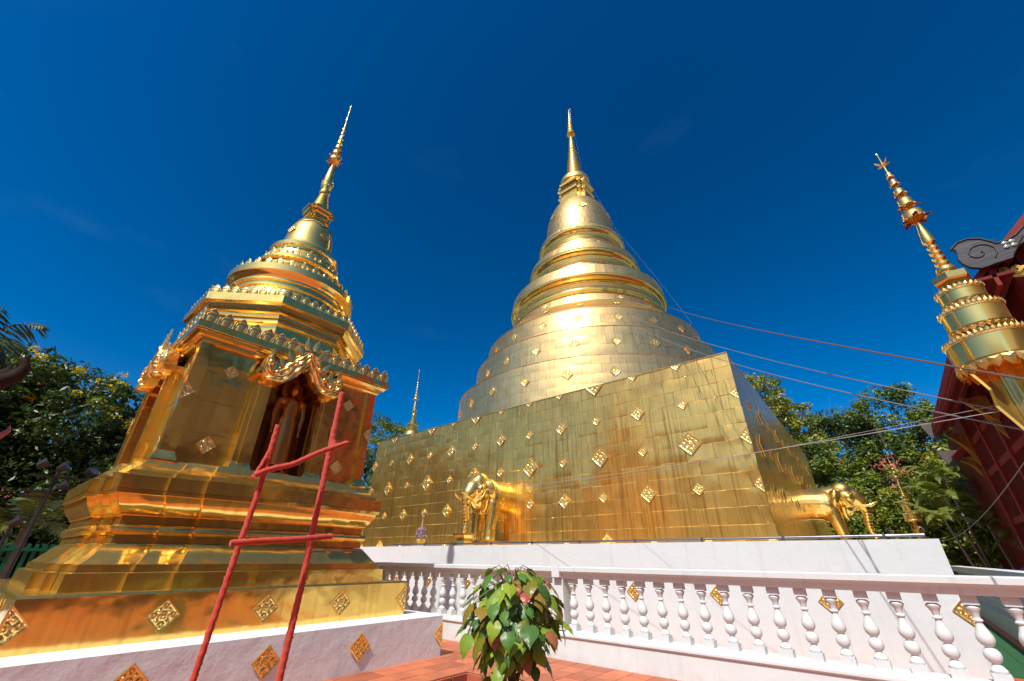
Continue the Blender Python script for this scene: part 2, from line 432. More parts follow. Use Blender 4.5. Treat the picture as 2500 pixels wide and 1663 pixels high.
# ------------------------------------------------------------------ ornaments shared by both chedis
def relief(s, t_):
    a = max(abs(s), abs(t_)); h = 0.0
    if a > .86: return .55
    r = math.hypot(s, t_)
    h = max(h, 1.0 * math.exp(-(r/.13)**2), .8 * math.exp(-((r-.27)/.05)**2))
    for cx_, cy_ in ((.55,.55),(-.55,.55),(.55,-.55),(-.55,-.55)):
        q = math.hypot(s-cx_, t_-cy_); h = max(h, .85*math.exp(-((q-.2)/.055)**2), .7*math.exp(-(q/.07)**2))
    for cx_, cy_ in ((.58,0),(-.58,0),(0,.58),(0,-.58)):
        q = math.hypot((s-cx_), (t_-cy_)); h = max(h, .8*math.exp(-((q-.13)/.05)**2), .5*math.exp(-(q/.05)**2))
    return h
def diamond(mat, clip=None, n=20, hgt=.052):
    """unit rhombus, 1 wide, local x right, y up, z out. clip 'x-','x+','y-','y+' keeps that half"""
    m = MB(); P = []
    for i in range(n + 1):
        row = []
        for j in range(n + 1):
            s = -1 + 2*i/n; u = -1 + 2*j/n
            x = (s - u) / 4; y = (s + u) / 4
            z = .02 + hgt * relief(s, u)
            if clip:
                ax, sg = clip[0], (1 if clip[1] == '+' else -1)
                if ax == 'x' and x * sg < 0: x = 0.0
                if ax == 'y' and y * sg < 0: y = 0.0
            row.append((x, y, z))
        P.append(row)
    m.shell([list(r) for r in zip(*P)], (0, 0, 1), .02 + .004)
    me = m.mesh("diamond_ornament", mat, 40)
    return me
DIA = diamond(G_ORN); DIA_DN = diamond(G_ORN, 'y-'); DIA_UP = diamond(G_ORN, 'y+'); DIA_L = diamond(G_ORN, 'x-'); DIA_R = diamond(G_ORN, 'x+')

def petal_mesh(name="lotus_petal"):
    """pointed lotus petal 1 wide 1.2 tall, nested ridges, local z out"""
    m = MB(); P = []
    nu, nv = 14, 12
    for i in range(nv + 1):
        v = i / nv; row = []
        w = .49 * (1 - max(0, (v - .28) / .72) ** 2.3) * (0.90 + .10*min(1, v/.30)); w = max(w, .01)
        for j in range(nu + 1):
            u = -1 + 2*j/nu
            q = min((1 - abs(u)) * w * 2, (1 - v) * .8)
            rid = .022 * (1 if q < .12 else -1 if q < .22 else 1 if q < .36 else -.6 if q < .46 else .8)
            z = .10 * (1 - u*u) * (1 - .5*v)*.7 + rid*1.3 + .05*v - .05*v*v*v
            row.append((u * w, v * 1.22, z))
        P.append(row)
    m.shell(P, (0, 0, 1), .05)
    return m.mesh(name, G_ORN, 60)
PETAL = petal_mesh()

# ------------------------------------------------------------------ the small chedi (left)
def plan(d, o1=.085, o2=.17):
    b1, b2 = .53*d, .745*d
    side = [(d,-d),(d,-b2),(d+o1,-b2),(d+o1,-b1),(d+o2,-b1),(d+o2,b1),(d+o1,b1),(d+o1,b2),(d,b2)]
    pts = []
    for k in range(4):
        c_, s_ = (1,0,-1,0)[k], (0,1,0,-1)[k]
        pts += [(x*c_-y*s_, x*s_+y*c_) for x, y in side]
    return pts
PROF_BANDS = [
    [(1.62,1.036),(1.985,1.036),(1.978,1.210),(1.905,1.222)],
    [(1.905,1.226),(1.90,1.293),(1.885,1.296)],
    [(1.885,1.298),(1.845,1.335),(1.795,1.395),(1.745,1.455),(1.712,1.490),(1.708,1.505),(1.672,1.520)],
    [(1.672,1.524),(1.665,1.606)],
    [(1.662,1.608),(1.690,1.617),(1.712,1.640),(1.719,1.670),(1.708,1.700),(1.682,1.720),(1.660,1.730)],
    [(1.660,1.733),(1.660,1.828),(1.693,1.840)],
    [(1.693,1.843),(1.697,1.862),(1.720,1.888),(1.752,1.935),(1.786,1.99),(1.806,2.045),(1.810,2.06),(1.838,2.065),(1.842,2.112)],
    [(1.846,2.116),(1.846,2.282),(1.778,2.297)],
    [(1.776,2.300),(1.771,2.350),(1.755,2.355)],
    [(1.752,2.357),(1.716,2.388),(1.675,2.432),(1.640,2.480),(1.602,2.528),(1.40,2.535)],
]
def small_chedi_base(root):
    m = MB(); H = 2.74
    m.frustum((-H,-H),(H,H), -.30, .545, .0); m.frustum((-H,-H),(H,H), .545, .560, .02)
    m.build("white_plinth", WHITE_ROUGH, root)
    m = MB(); h = 2.28
    m.box((-h,-h,.5605),(h,h,1.028)); m.frustum((-h-.012,-h-.012),(h+.012,h+.012), 1.012, 1.036, .012)
    m.build("square_plinth", G_SHEET, root)
    m = MB(); m.box((-1.55,-1.55,1.0),(1.55,1.55,2.5)); m.build("core", G_SHEET, root)
    groups = [(0,1),(1,3),(3,6),(6,8),(8,9)]
    for band in PROF_BANDS:
        rings = [plan(d) for d, z in band]
        for k in range(4):
            for a, b in groups:
                m = MB(); dx = random.uniform(-.002, .002); idx = [(k*9 + q) % 36 for q in range(a, b + 1)]
                P = []
                for (d, z), rg in zip(band, rings):
                    P.append([(rg[i][0]*(1+dx), rg[i][1]*(1+dx), z) for i in idx])
                m.grid(P)
                m.build("sheet_panel", G_SHEET, root, 28)

def rot4(k, p):
    c_, s_ = (1,0,-1,0)[k], (0,1,0,-1)[k]
    return Vector((p[0]*c_-p[1]*s_, p[0]*s_+p[1]*c_, p[2]))
ROT = [Matrix.Rotation(math.pi/2*k, 4, 'Z') for k in range(4)]

def niche_curve():
    # half outline of the niche opening (dy, z), from foot to apex
    return [(.42,2.56),(.42,3.86),(.37,3.90),(.36,4.02),(.31,4.05),(.28,4.18),(.21,4.22),(.17,4.34),(.09,4.38),(0,4.46)]

def side_parts():
    """meshes of one face of the shrine body, facing +X"""
    out = []
    # recessed wall sheets, four courses each side
    zs = [2.545, 2.98, 3.46, 3.92, 4.36]
    for sgn in (-1, 1):
        for a, b in zip(zs[:-1], zs[1:]):
            m = MB(); y0, y1 = sorted((sgn*.62, sgn*1.39)); q = random.uniform(-.002, .002)
            P = []
            for i in range(4):
                z = a + (b - a) * i / 3 - (.002 if i == 3 else 0)
                row = []
                for j in range(6):
                    y = y0 + (y1 - y0) * j / 5
                    e = .004 * (1 if 0 < i < 3 and 0 < j < 5 else 0) * random.uniform(-.6, 1.6)
                    row.append((1.495 + q + e, y, z))
                P.append(row)
            m.grid(P); out.append(("wall_sheet", m.mesh("wall_sheet", G_SHEET, 40)))
    # corner pillar (one per face, at +y end)
    m = MB(); m.box((1.37, 1.37, 2.545), (1.552, 1.552, 4.37)); out.append(("corner_pillar", m.mesh("corner_pillar", G_SHEET)))
    m = MB(); m.frustum((1.33,1.33),(1.625,1.625), 2.536, 2.58, .012); m.frustum((1.345,1.345),(1.61,1.61), 2.58, 2.66, .035)
    out.append(("pillar_foot", m.mesh("pillar_foot", G_SHEET)))
    # porch pillars
    for sgn in (-1, 1):
        y0, y1 = sorted((sgn*.43, sgn*.68)); m = MB(); m.box((1.40, y0, 2.545), (1.63, y1, 4.02)); 
        ym = sgn*.555; m.box((1.632, ym-.05, 2.62), (1.650, ym+.05, 4.0))
        out.append(("porch_pillar", m.mesh("porch_pillar", G_SHEET)))
        m = MB(); m.frustum((1.40, y0-.03),(1.665, y1+.03), 2.536, 2.575, .01); m.frustum((1.40, y0-.02),(1.65, y1+.02), 2.575, 2.66, .025)
        out.append(("pillar_foot", m.mesh("pillar_foot", G_SHEET)))
        m = MB(); m.frustum((1.40, y0-.04),(1.74, y1+.04), 4.02, 4.06, -.012); m.box((1.40, y0-.05, 4.06), (1.77, y1+.05, 4.12))
        out.append(("pillar_capital", m.mesh("pillar_capital", G_BRIGHT)))
    # header with the lobed niche opening
    cv = niche_curve(); m = MB()
    left = [(-y, z) for y, z in cv]; right = [(y, z) for y, z in cv[::-1]]
    arch = left + right[1:]
    arch = [p for p in arch if p[1] > 3.8]
    xo, xi = 1.625, 1.06
    top = [(max(-.60, min(.60, y*1.5)), 4.62 if abs(y) < .3 else 4.3) for y, z in arch]
    top[0] = (-.60, 3.86); top[-1] = (.60, 3.86)
    m.grid([[(xo, y, z) for y, z in arch], [(xo, y, z) for y, z in top]][::-1])
    m.grid([[(xo, y, z) for y, z in arch], [(xi, y, z) for y, z in arch]])
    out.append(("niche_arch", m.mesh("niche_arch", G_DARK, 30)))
    m = MB(); m.add([(xi, -.9, 2.5), (xi, .9, 2.5), (xi, .9, 4.6), (xi, -.9, 4.6)], [(0, 1, 2, 3)])
    m.box((xi, .42, 2.5), (1.40, .46, 4.0)); m.box((xi, -.46, 2.5), (1.40, -.42, 4.0))
    # scored rays behind the figure
    for k in range(11):
        a = rad(18 + k*14.4)
        m.obox((xi+.008, .19*math.cos(a), 4.0+.19*math.sin(a)), (xi+.008, .46*math.cos(a), 4.0+.46*math.sin(a)), .012, .03, (1, 0, 0))
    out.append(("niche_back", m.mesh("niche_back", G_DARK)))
    # flame arch: two scrolled arms, grooved along their length, with flame leaves on the outer edge
    cl = np.array([(0,4.60),(.07,4.50),(.14,4.39),(.21,4.29),(.29,4.19),(.37,4.10),(.45,4.04),(.53,4.035),(.60,4.09),(.635,4.19),(.635,4.29),(.60,4.37),(.55,4.39)])
    hw = np.array([.07,.105,.13,.145,.15,.145,.13,.11,.09,.07,.05,.03,.01])
    tq = np.linspace(0, 1, len(cl)); tt_ = np.linspace(0, 1, 34)
    Cn = np.stack([np.interp(tt_, tq, cl[:, 0]), np.interp(tt_, tq, cl[:, 1])], 1); Wn = np.interp(tt_, tq, hw)
    for q in range(2): Cn[1:-1] = (Cn[:-2] + Cn[1:-1]*2 + Cn[2:]) / 4
    Tn = np.gradient(Cn, axis=0); Tn /= np.linalg.norm(Tn, axis=1)[:, None]; Nn_ = np.stack([-Tn[:, 1], Tn[:, 0]], 1)     # outward (up)
    for s in (-1, 1):
        m = MB(); P = []
        for i in range(34):
            row = []
            for j in range(15):
                u = -1 + 2*j/14; y = Cn[i, 0] + Nn_[i, 0]*Wn[i]*u; z = Cn[i, 1] + Nn_[i, 1]*Wn[i]*u
                g_ = .016*math.cos(u*13 + math.sin(i*.55)*.9) + .012*math.cos(i*1.1 + u*4)
                row.append((1.76 + .045*(1-u*u) + g_, s*y, z))
            P.append(row)
        if s < 0: P = [r[::-1] for r in P]
        m.shell(P, (1, 0, 0), .16)
        for (by, bz, br) in ((.60,4.23,.05),(.47,4.09,.045),(.33,4.20,.04),(.20,4.36,.035)):
            m.ball((1.81, s*by, bz), (.03, br, br), 9, 7)
        m.ball((1.76, s*.50, 3.965), (.09, .13, .05), 10, 7); m.ball((1.76, s*.40, 3.985), (.08, .09, .05), 10, 7)
        out.append(("flame_arch_arm", m.mesh("flame_arch_arm", G_ORN, 60)))
        for q, L in ((3, .22), (8, .20), (12, .19), (16, .18), (20, .17), (27, .16), (31, .15)):
            by = Cn[q, 0] + Nn_[q, 0]*Wn[q]*.75; bz = Cn[q, 1] + Nn_[q, 1]*Wn[q]*.75
            uy, uz = Nn_[q, 0]*.55 + (.1 if q > 24 else 0), Nn_[q, 1]*.45 + .65; LL = math.hypot(uy, uz)
            if q > 24: uy, uz, LL = .25, .95, 1.0
            out.append(("flame_leaf", ('leaf', (1.785, s*by, bz), (0, s*uy/LL, uz/LL), L)))
    out.append(("flame_leaf", ('leaf', (1.78, -.05, 4.66), (0, -.25, .97), .26)))
    out.append(("flame_leaf", ('leaf', (1.78, .07, 4.68), (0, .12, .99), .27)))
    return out
def flame_leaf():
    m = MB(); P = []
    for i in range(8):
        v = i / 7; w = .27 * math.sin(math.pi * min(1, v*.78 + .22)) ** .8 * (1 - v**3) + .004
        P.append([(u*w, v, .10*(1-abs(u)) * (1 - v) + .02*math.cos(v*22)*(1-abs(u))*.6) for u in (-1, -.5, 0, .5, 1)])
    m.shell(P, (0, 0, 1), .08); return m.mesh("flame_leaf", G_ORN, 50)
FLEAF = flame_leaf()

def square_ring(m, prof, mi=0):
    P = []
    for d, z in prof: P.append([(d,-d,z),(d,d,z),(-d,d,z),(-d,-d,z),(d,-d,z)])
    m.grid(P, mi=mi)
def oct_ring(m, prof):
    P = []
    for r, z in prof: P.append([(r*math.cos(rad(22.5+45*k)), r*math.sin(rad(22.5+45*k)), z) for k in range(9)])
    m.grid(P)
def redent_ring(m, prof):
    P = []
    for d, z in prof:
        a, b, c_ = d, d*.80, d*.60
        side = [(b,-b),(b,-c_),(a,-c_),(a,c_),(b,c_)]; pts = []
        for k in range(4):
            for x, y in side: pts.append(tuple(rot4(k, (x, y, z))))
        pts.append(pts[0]); P.append(pts)
    m.grid(P)

def small_chedi_body(root):
    parts = side_parts()
    for k in range(4):
        for nm, me in parts:
            if isinstance(me, tuple):
                _, p, u, L = me; U = rot4(k, u).normalized(); Nn = rot4(k, (1,0,0)); R = U.cross(Nn)
                add(nm, FLEAF, root, mw=frame(rot4(k, p), R, U, Nn, L))
            else:
                o = add(nm, me, root, mw=ROT[k])
    m = MB(); square_ring(m, [(1.50,4.32),(1.562,4.325),(1.585,4.352),(1.585,4.372),(1.60,4.376),(1.60,4.392),(1.645,4.41),(1.682,4.455),(1.695,4.462),(1.70,4.478)])
    m.build("cornice_moulding", G_BRIGHT, root, 20)
    m = MB(); square_ring(m, [(1.70,4.480),(1.712,4.482),(1.712,4.598),(1.60,4.606),(1.2,4.62)]); m.build("cornice_fascia", G_SHEET, root)
    # octagonal tier
    m = MB(); oct_ring(m, [(1.60,4.60),(1.60,4.665),(1.56,4.675),(1.50,4.70),(1.47,4.76),(1.46,4.86),(1.50,4.885),(1.52,4.91),(1.50,4.935),(1.46,4.95),(1.46,5.10),(1.50,5.12),(1.53,5.15),(1.53,5.18),(1.50,5.20),(1.50,5.22),(1.56,5.24),(1.56,5.285),(1.62,5.31),(1.645,5.37),(1.655,5.44),(1.70,5.46)])
    m.build("octagon_moulding", G_BRIGHT, root, 25)
    m = MB(); oct_ring(m, [(1.70,5.462),(1.72,5.465),(1.72,5.615),(1.60,5.622),(1.1,5.63)]); m.build("octagon_fascia", G_SHEET, root)
    # round tiers
    m = MB(); m.lathe([(1.36,5.60),(1.36,5.68),(1.28,5.72),(1.20,5.85),(1.15,6.0),(1.14,6.10),(1.17,6.13),(1.17,6.17),(1.14,6.19),(1.14,6.23),(1.19,6.26),(1.19,6.30),(1.22,6.34),(1.25,6.42),(1.27,6.44),(1.275,6.58),(1.20,6.60),(.95,6.61)], 64); m.build("lower_round_tier", G_BRIGHT, root, 30)
    m = MB(); m.lathe([(1.0,6.58),(1.0,6.66),(.93,6.70),(.88,6.80),(.87,6.86),(.90,6.88),(.90,6.92),(.87,6.94),(.84,7.0),(.86,7.04),(.90,7.07),(.90,7.12),(.84,7.15),(.80,7.22),(.78,7.36),(.70,7.40),(.64,7.42)], 56); m.build("upper_round_tier", G_BRIGHT, root, 30)
    m = MB(); m.lathe([(.60,7.38),(.66,7.42),(.69,7.47),(.69,7.52),(.73,7.55),(.74,7.63),(.70,7.66),(.68,7.67),(.625,7.70),(.575,7.78),(.545,7.90),(.525,8.05),(.508,8.20),(.485,8.35),(.45,8.48),(.39,8.58),(.31,8.65),(.22,8.69),(.1,8.71)], 56); m.build("bell", G_BRIGHT, root, 40)
    # collar of pointed leaves on the bell shoulder
    m = MB(); P = []
    for i in range(3):
        row = []
        for k in range(65):
            a = 2*math.pi*k/64; tri = abs(((k/8) % 1) - .5) * 2
            zb = 8.44 + .10 * (1 - tri); z = (zb, (zb+8.64)/2, 8.655)[i]
            r = np.interp(z, [8.35,8.48,8.58,8.65,8.69], [.485,.45,.39,.31,.22]) + .014
            row.append((r*math.cos(a), r*math.sin(a), z))
        P.append(row)
    m.grid(P); m.build("leaf_collar", G_ORN, root)
    m = MB(); redent_ring(m, [(.27,8.66),(.27,8.70),(.23,8.72),(.23,8.78),(.26,8.80),(.28,8.83),(.25,8.86),(.25,8.95),(.28,8.98),(.31,9.04),(.33,9.06),(.33,9.15),(.29,9.17),(.1,9.18)]); m.build("square_throne", G_BRIGHT, root)
    prof = [(.20,9.16)]
    for k in range(10):
        z = 9.19 + k*.056; r = .215 - k*.011; prof += [(r-.03, z), (r, z+.012), (r, z+.034), (r-.03, z+.046)]
    prof += [(.08,9.76)]
    m = MB(); m.lathe(prof, 28); m.build("ringed_spire", G_BRIGHT, root, 50)
    m = MB(); m.lathe([(.08,9.74),(.125,9.78),(.135,9.84),(.12,9.90),(.085,9.96),(.095,10.0),(.13,10.08),(.15,10.14),(.155,10.18),(.11,10.2),(.12,10.24),(.115,10.4),(.09,10.65),(.055,10.88),(.03,10.97)], 24); m.build("lotus_bud", G_BRIGHT, root, 40)
    for k in range(8):
        a = rad(45*k); n_ = Vector((math.cos(a), math.sin(a), 0))
        add("bud_leaf", FLEAF, root, mw=frame(n_*.125 + Vector((0,0,10.06)), Vector((-n_.y, n_.x, 0)), (n_*.35 + upv*.94).normalized(), n_, .17))
    prof = [(.022,10.9)]
    for z, r in ((11.10,.135),(11.36,.105),(11.60,.08),(11.82,.066),(12.02,.055),(12.22,.045),(12.40,.038)):
        prof += [(.024, z-.03), (r*1.05, z-.02), (r*1.08, z), (r, z+.05), (r*.92, z+.10), (r*.6, z+.12), (.026, z+.125)]
    prof += [(.016,12.6),(.018,12.8),(.03,12.84),(.014,12.9),(.03,12.95),(.012,13.0),(.010,13.4),(.028,13.47),(.03,13.51),(.008,13.55),(.004,13.6)]
    m = MB(); m.lathe(prof, 16); m.build("tiered_umbrella_finial", G_ORN, root, 40)
    m = MB()
    for k in range(8):
        a = rad(45*k+10)
        for r0, r1, z0, z1 in ((.12, .21, 11.08, 11.02), (.10, .15, 11.34, 11.26), (.075, .12, 11.57, 11.5)):
            m.obox((r0*math.cos(a), r0*math.sin(a), z0), (r1*math.cos(a), r1*math.sin(a), z1), .035, .01)
    m.build("hanging_leaves", CRIMSON, root)
    m = MB()
    for k in range(4):
        a = rad(90*k+25); c_ = Vector((math.cos(a), math.sin(a), 0))
        m.tube([c_*.10+upv*11.09, c_*.18+upv*11.08, c_*.22+upv*11.12, c_*.21+upv*11.17], [.02,.018,.012,.004], 6)
    m.build("curled_hooks", G_ORN, root, 60)
    # lotus petals on the three rims
    for k in range(4):
        for i in range(16):
            v = -1.58 + 3.16 * i / 15
            if k in (0, 3) and abs(v) < .20: continue
            p = rot4(k, (1.66, v, 4.595)); Nn = rot4(k, (1,0,0)); R = rot4(k, (0,1,0))
            add("lotus_petal", PETAL, root, mw=frame(p, R, (upv + Nn*.12).normalized(), Nn, .212))
    ap = 1.72 * math.cos(rad(22.5)); hl = 1.72 * math.sin(rad(22.5))
    for k in range(8):
        a = rad(45*k); Nn = Vector((math.cos(a), math.sin(a), 0)); R = Vector((-Nn.y, Nn.x, 0))
        for i in range(8):
            v = (-.875 + 1.75*i/7) * hl
            add("lotus_petal", PETAL, root, mw=frame(Nn*(ap-.05) + R*v + upv*5.61, R, (upv + Nn*.1).normalized(), Nn, .158))
    for n_, r_, z_, s_ in ((34, 1.21, 6.585, .145), (18, .80, 7.12, .225)):
        for k in range(n_):
            a = 2*math.pi*(k+.5)/n_; Nn = Vector((math.cos(a), math.sin(a), 0)); R = Vector((-Nn.y, Nn.x, 0))
            add("lotus_petal", PETAL, root, mw=frame(Nn*r_ + upv*z_, R, (upv - Nn*.05).normalized(), Nn, s_))
    for k in range(4):
        a = rad(90*k + 15); Nn = Vector((math.cos(a), math.sin(a), .10)).normalized(); R = Vector((-math.sin(a), math.cos(a), 0))
        add("diamond_ornament", DIA, root, mw=frame(Vector((math.cos(a), math.sin(a), 0))*.515 + upv*8.18, R, Nn.cross(R), Nn, .26))

SC = Vector((-8.84, 2.83, 0))
small = empty("small_chedi", SC, label="gold clad small chedi with a statue niche and white plinth in the left foreground", cat="chedi", group="small gilded chedis")
small_chedi_base(small)
small_chedi_body(small)
for k in range(4):
    Nn = rot4(k, (1,0,0)); R = rot4(k, (0,1,0))
    for v, z, s in ((-1.03,3.98,.24),(-1.03,2.83,.27),(1.03,3.98,.24),(1.03,2.81,.26)):
        add("diamond_ornament", DIA, small, mw=frame(Nn*1.50 + R*v + upv*z, R, upv, Nn, s))
    for v in (-1.06, 0.04, 1.11):
        add("diamond_ornament", DIA, small, mw=frame(Nn*2.281 + R*v + upv*.79, R, upv, Nn, .33))
    add("diamond_ornament", DIA_R, small, mw=frame(Nn*2.281 - R*2.281 + upv*.785, R, upv, Nn, .36))
    add("diamond_ornament", DIA_L, small, mw=frame(Nn*2.281 + R*2.281 + upv*.785, R, upv, Nn, .36))
    add("diamond_ornament", DIA_R, small, mw=frame(Nn*1.553 - R*1.553 + upv*3.53, R, upv, Nn, .30))
    add("diamond_ornament", DIA_L, small, mw=frame(Nn*1.553 + R*1.553 + upv*3.50, R, upv, Nn, .30))
    for v in (-2.55, -1.29, -.01, 1.235):
        add("diamond_ornament", DIA, small, mw=frame(Nn*2.741 + R*v + upv*.29, R, upv, Nn, .33))
    add("diamond_ornament", DIA_L, small, mw=frame(Nn*2.741 + R*2.741 + upv*.30, R, upv, Nn, .34))

# its twin behind the great chedi: only the upper body shows
twin = empty("small_chedi", (-32.1, 23.7, 0.92), label="distant small chedi whose spire rises behind the left end of the great gold wall", cat="chedi", group="small gilded chedis")
keep = {"cornice_moulding","cornice_fascia","octagon_moulding","octagon_fascia","lower_round_tier","upper_round_tier","bell","square_throne","ringed_spire","lotus_bud","tiered_umbrella_finial","curled_hooks","corner_pillar","square_plinth","core","white_plinth"}
for ch in list(small.children):
    if ch.name.split('.')[0] in keep:
        c2 = ch.copy(); COL.objects.link(c2); c2.parent = twin
twin.scale = (1.55, 1.55, 1.28)
m = MB(); m.box((-1.5,-1.5,2.4),(1.5,1.5,4.5)); m.build("shrine_body", G_SHEET, twin)
# ------------------------------------------------------------------ the great chedi
GX0, GX1, GY = -17.82, -1.95, 11.28       # front face
GYB, ZB, ZT = 26.6, 1.72, 6.31
MX, MY = -10.2, 19.2
great = empty("great_chedi", (MX, MY, 0), label="huge golden bell shaped chedi on a square gold block behind the balustrade", cat="chedi")
def W(x, y, z): return Vector((x - MX, y - MY, z))
m = MB(); m.box(W(-20.3, 9.3, -.3), W(.54, 29.5, 1.70)); o = m.build("terrace_wall", WHITE, great)
m = MB(); e = .05
v = [W(GX0-.1+e, GY+e-.04, ZB-.05), W(GX1+.1-e, GY+e-.04, ZB-.05), W(GX1-.15, GYB, ZB-.05), W(GX0+.2, GYB, ZB-.05),
     W(GX0+e, GY+e, ZT-.01), W(GX1-e, GY+e, ZT-.01), W(GX1-.25, GYB, ZT-.01), W(GX0+.3, GYB, ZT-.01)]
m.add(v, [(0,1,5,4),(2,3,7,6),(3,0,4,7),(4,5,6,7)]); m.build("square_block", G_PLATE, great)
m = MB(); m.add([W(GX1+.08, GY-.04, ZB-.05), W(GX1-.15, GYB, ZB-.05), W(GX1-.25, GYB, ZT), W(GX1, GY, ZT)], [(0,1,2,3)]); m.build("side_sheet", G_PLATE, great)
# front face: courses of gold sheets in running bond
def gplate(w, h, seed):
    r = np.random.default_rng(seed); m = MB(); P = []; nx, nz = 7, 5
    bl = r.normal(0, .0035, (nz, nx)); tx, tz = r.normal(0, .003), r.normal(0, .003)
    for i in range(nz):
        row = []
        for j in range(nx):
            ed = (i in (0, nz-1)) or (j in (0, nx-1))
            zc = h * (0, .018, .5, .982, 1)[i]; xc = w * (-.5, -.488, -.25, 0, .25, .488, .5)[j]
            out = 0 if ed else .004 + bl[i][j]*.75 + tx * (xc / w) + tz * (zc / h)
            row.append((xc, -out, zc))
        P.append(row)
    m.grid(P); return m.mesh("gold_sheet_plate", G_PLATE, 12)
PW, PH = .70, (ZT - ZB) / 12
VAR = [gplate(PW - .004, PH - .003, s) for s in range(8)]
def face_xy(z):
    q = (z - ZB) / (ZT - ZB); return GX0 - .08*(1-q), GX1 + .08*(1-q), GY - .04*(1-q)
cnt = 0
for r_ in range(12):
    z = ZB + r_ * PH; x0, x1, y0 = face_xy(z); _, _, y1 = face_xy(z + PH)
    off = (r_ % 2) * .35 + random.uniform(-.05, .05)
    edges = [x0]; x = x0 + PW - off
    while x < x1 - .12: edges.append(x); x += PW
    edges.append(x1)
    tilt = math.atan2(y1 - y0, PH)
    for a, b in zip(edges[:-1], edges[1:]):
        w = b - a
        me = VAR[random.randrange(8)] if abs(w - PW) < .01 else gplate(w - .004, PH - .003, 100 + cnt)
        o = add("gold_plate", me, great, mw=Matrix.Translation(W((a+b)/2, y0, z)) @ Matrix.Rotation(-tilt + random.gauss(0, .003), 4, 'X') @ Matrix.Rotation(random.gauss(0, .005), 4, 'Z')); cnt += 1
m = MB(); m.obox(W(GX0, GY, ZT+.006), W(GX1, GY, ZT+.006), .05, .012); m.build("coping_strip", G_BRIGHT, great)
# diamonds of the front and side faces
def gd(x, z, s, me=DIA):
    _, _, y = face_xy(z); add("diamond_ornament", me, great, mw=frame(W(x + random.gauss(0,.012), y - .012, z + (random.gauss(0,.012) if me is DIA else 0)), (1,0,0), upv, (0,-1,0), s*random.uniform(.94,1.06)))
for k in range(12):
    x = -3.32 - 1.315 * k
    if x < GX0: break
    odd = k % 2
    gd(x, 5.15, .46 if odd else .30); gd(x, 4.05, .32 if odd else .60); gd(x, 2.93, .46 if odd else .31)
    gd(x, 6.30, (.60 if k % 4 == 2 or k == 8 else .30), DIA_DN); gd(x, 1.73, (.52 if k % 4 == 2 else .26), DIA_UP)
for z, s in ((5.18, .34), (4.06, .44), (2.95, .40)):
    _, xr, y = face_xy(z); add("diamond_ornament", DIA_L, great, mw=frame(W(xr - .005, y - .012, z), (1,0,0), upv, (0,-1,0), s))
_, xr, y = face_xy(1.75); add("diamond_ornament", DIA_UP, great, mw=frame(W(xr-.12, y-.012, 1.73), (1,0,0), upv, (0,-1,0), .26))
for k in range(10):
    yy = 12.55 + 1.315 * k
    for z, s in ((5.15, .46 if k % 2 else .30), (4.05, .32 if k % 2 else .60), (2.93, .46 if k % 2 else .31)):
        q = (yy - GY) / (GYB - GY); zz = (z - ZB) / (ZT - ZB); xx = (GX1 + .08*(1-zz)) * (1-q) + (GX1 - .15 - .10*zz) * q
        add("diamond_ornament", DIA, great, mw=frame(W(xx + .012, yy, z), (.016, 1, 0), upv, (1, 0, 0), s))
for x, z in ((-2.74,.83),(-1.05,.81),(-6.05,.79),(-4.41,.80),(-7.7,.80),(-9.33,.80),(-10.95,.79),(-12.55,.79)):
    add("diamond_ornament", DIA, great, mw=frame(W(x, 9.298, z), (1,0,0), upv, (0,-1,0), .34))
add("diamond_ornament", DIA_L, great, mw=frame(W(.54, 9.298, .79), (1,0,0), upv, (0,-1,0), .36))

# round terraces clad in sheets
def drum(name, r0, r1, z0, z1, rows, n, mat=G_DRUM, gap=.006):
    m = MB(); R_ = np.random.default_rng(int(z0*10))
    for i in range(rows):
        za = z0 + (z1-z0)*i/rows; zb = z0 + (z1-z0)*(i+1)/rows; ra = r0 + (r1-r0)*i/rows; rb = r0 + (r1-r0)*(i+1)/rows
        ph = (i % 2) * .5
        for k in range(n):
            a0 = 2*math.pi*(k+ph)/n; a1 = 2*math.pi*(k+1+ph)/n; d = R_.normal(0, .002); tl = R_.normal(0, .005)
            P = []
            for q, (rr, zz) in enumerate(((ra, za+gap), ((ra*3+rb)/4 + .003, za*.75+zb*.25), ((ra+rb*3)/4 + .003, za*.25+zb*.75), (rb, zb))):
                P.append([((rr + d + (tl if q in (1,2) and j in (1,2) else 0))*math.cos(a0+(a1-a0)*t_), (rr + d + (tl if q in (1,2) and j in (1,2) else 0))*math.sin(a0+(a1-a0)*t_), zz) for j, t_ in enumerate((.006, .3, .7, .994))])
            m.grid(P)
    m.lathe([(r0-.04, z0), (r1-.04, z1), (r1*.6, z1+.01)], 96, cap=False)
    o = m.build(name, mat, great, 60); o["kind"] = "stuff"; return o
drum("lower_drum", 7.30, 7.22, 6.30, 8.28, 5, 64)
drum("middle_drum", 6.45, 6.38, 8.26, 10.0, 4, 58)
drum("upper_drum", 5.98, 5.78, 9.98, 11.30, 3, 54)
drum("sloping_drum", 5.76, 4.78, 11.30, 12.32, 3, 50)
for nm, r, z in (("drum_rim", 7.23, 8.28), ("drum_rim", 6.39, 10.0), ("drum_rim", 5.79, 11.30)):
    m = MB(); m.lathe([(r-.03, z-.012), (r+.012, z-.012), (r+.012, z+.012), (r-.03, z+.014)], 96, cap=False); m.build(nm, G_DRUM, great, 40)
def moulding(name, prof, mat=G_BRIGHT, n=96):
    m = MB(); m.lathe(prof, n, cap=False); return m.build(name, mat, great, 32)
moulding("groove_ring", [(4.80,12.30),(4.62,12.38),(4.45,12.40),(4.44,12.46),(4.52,12.48),(4.52,12.52),(4.40,12.54)])
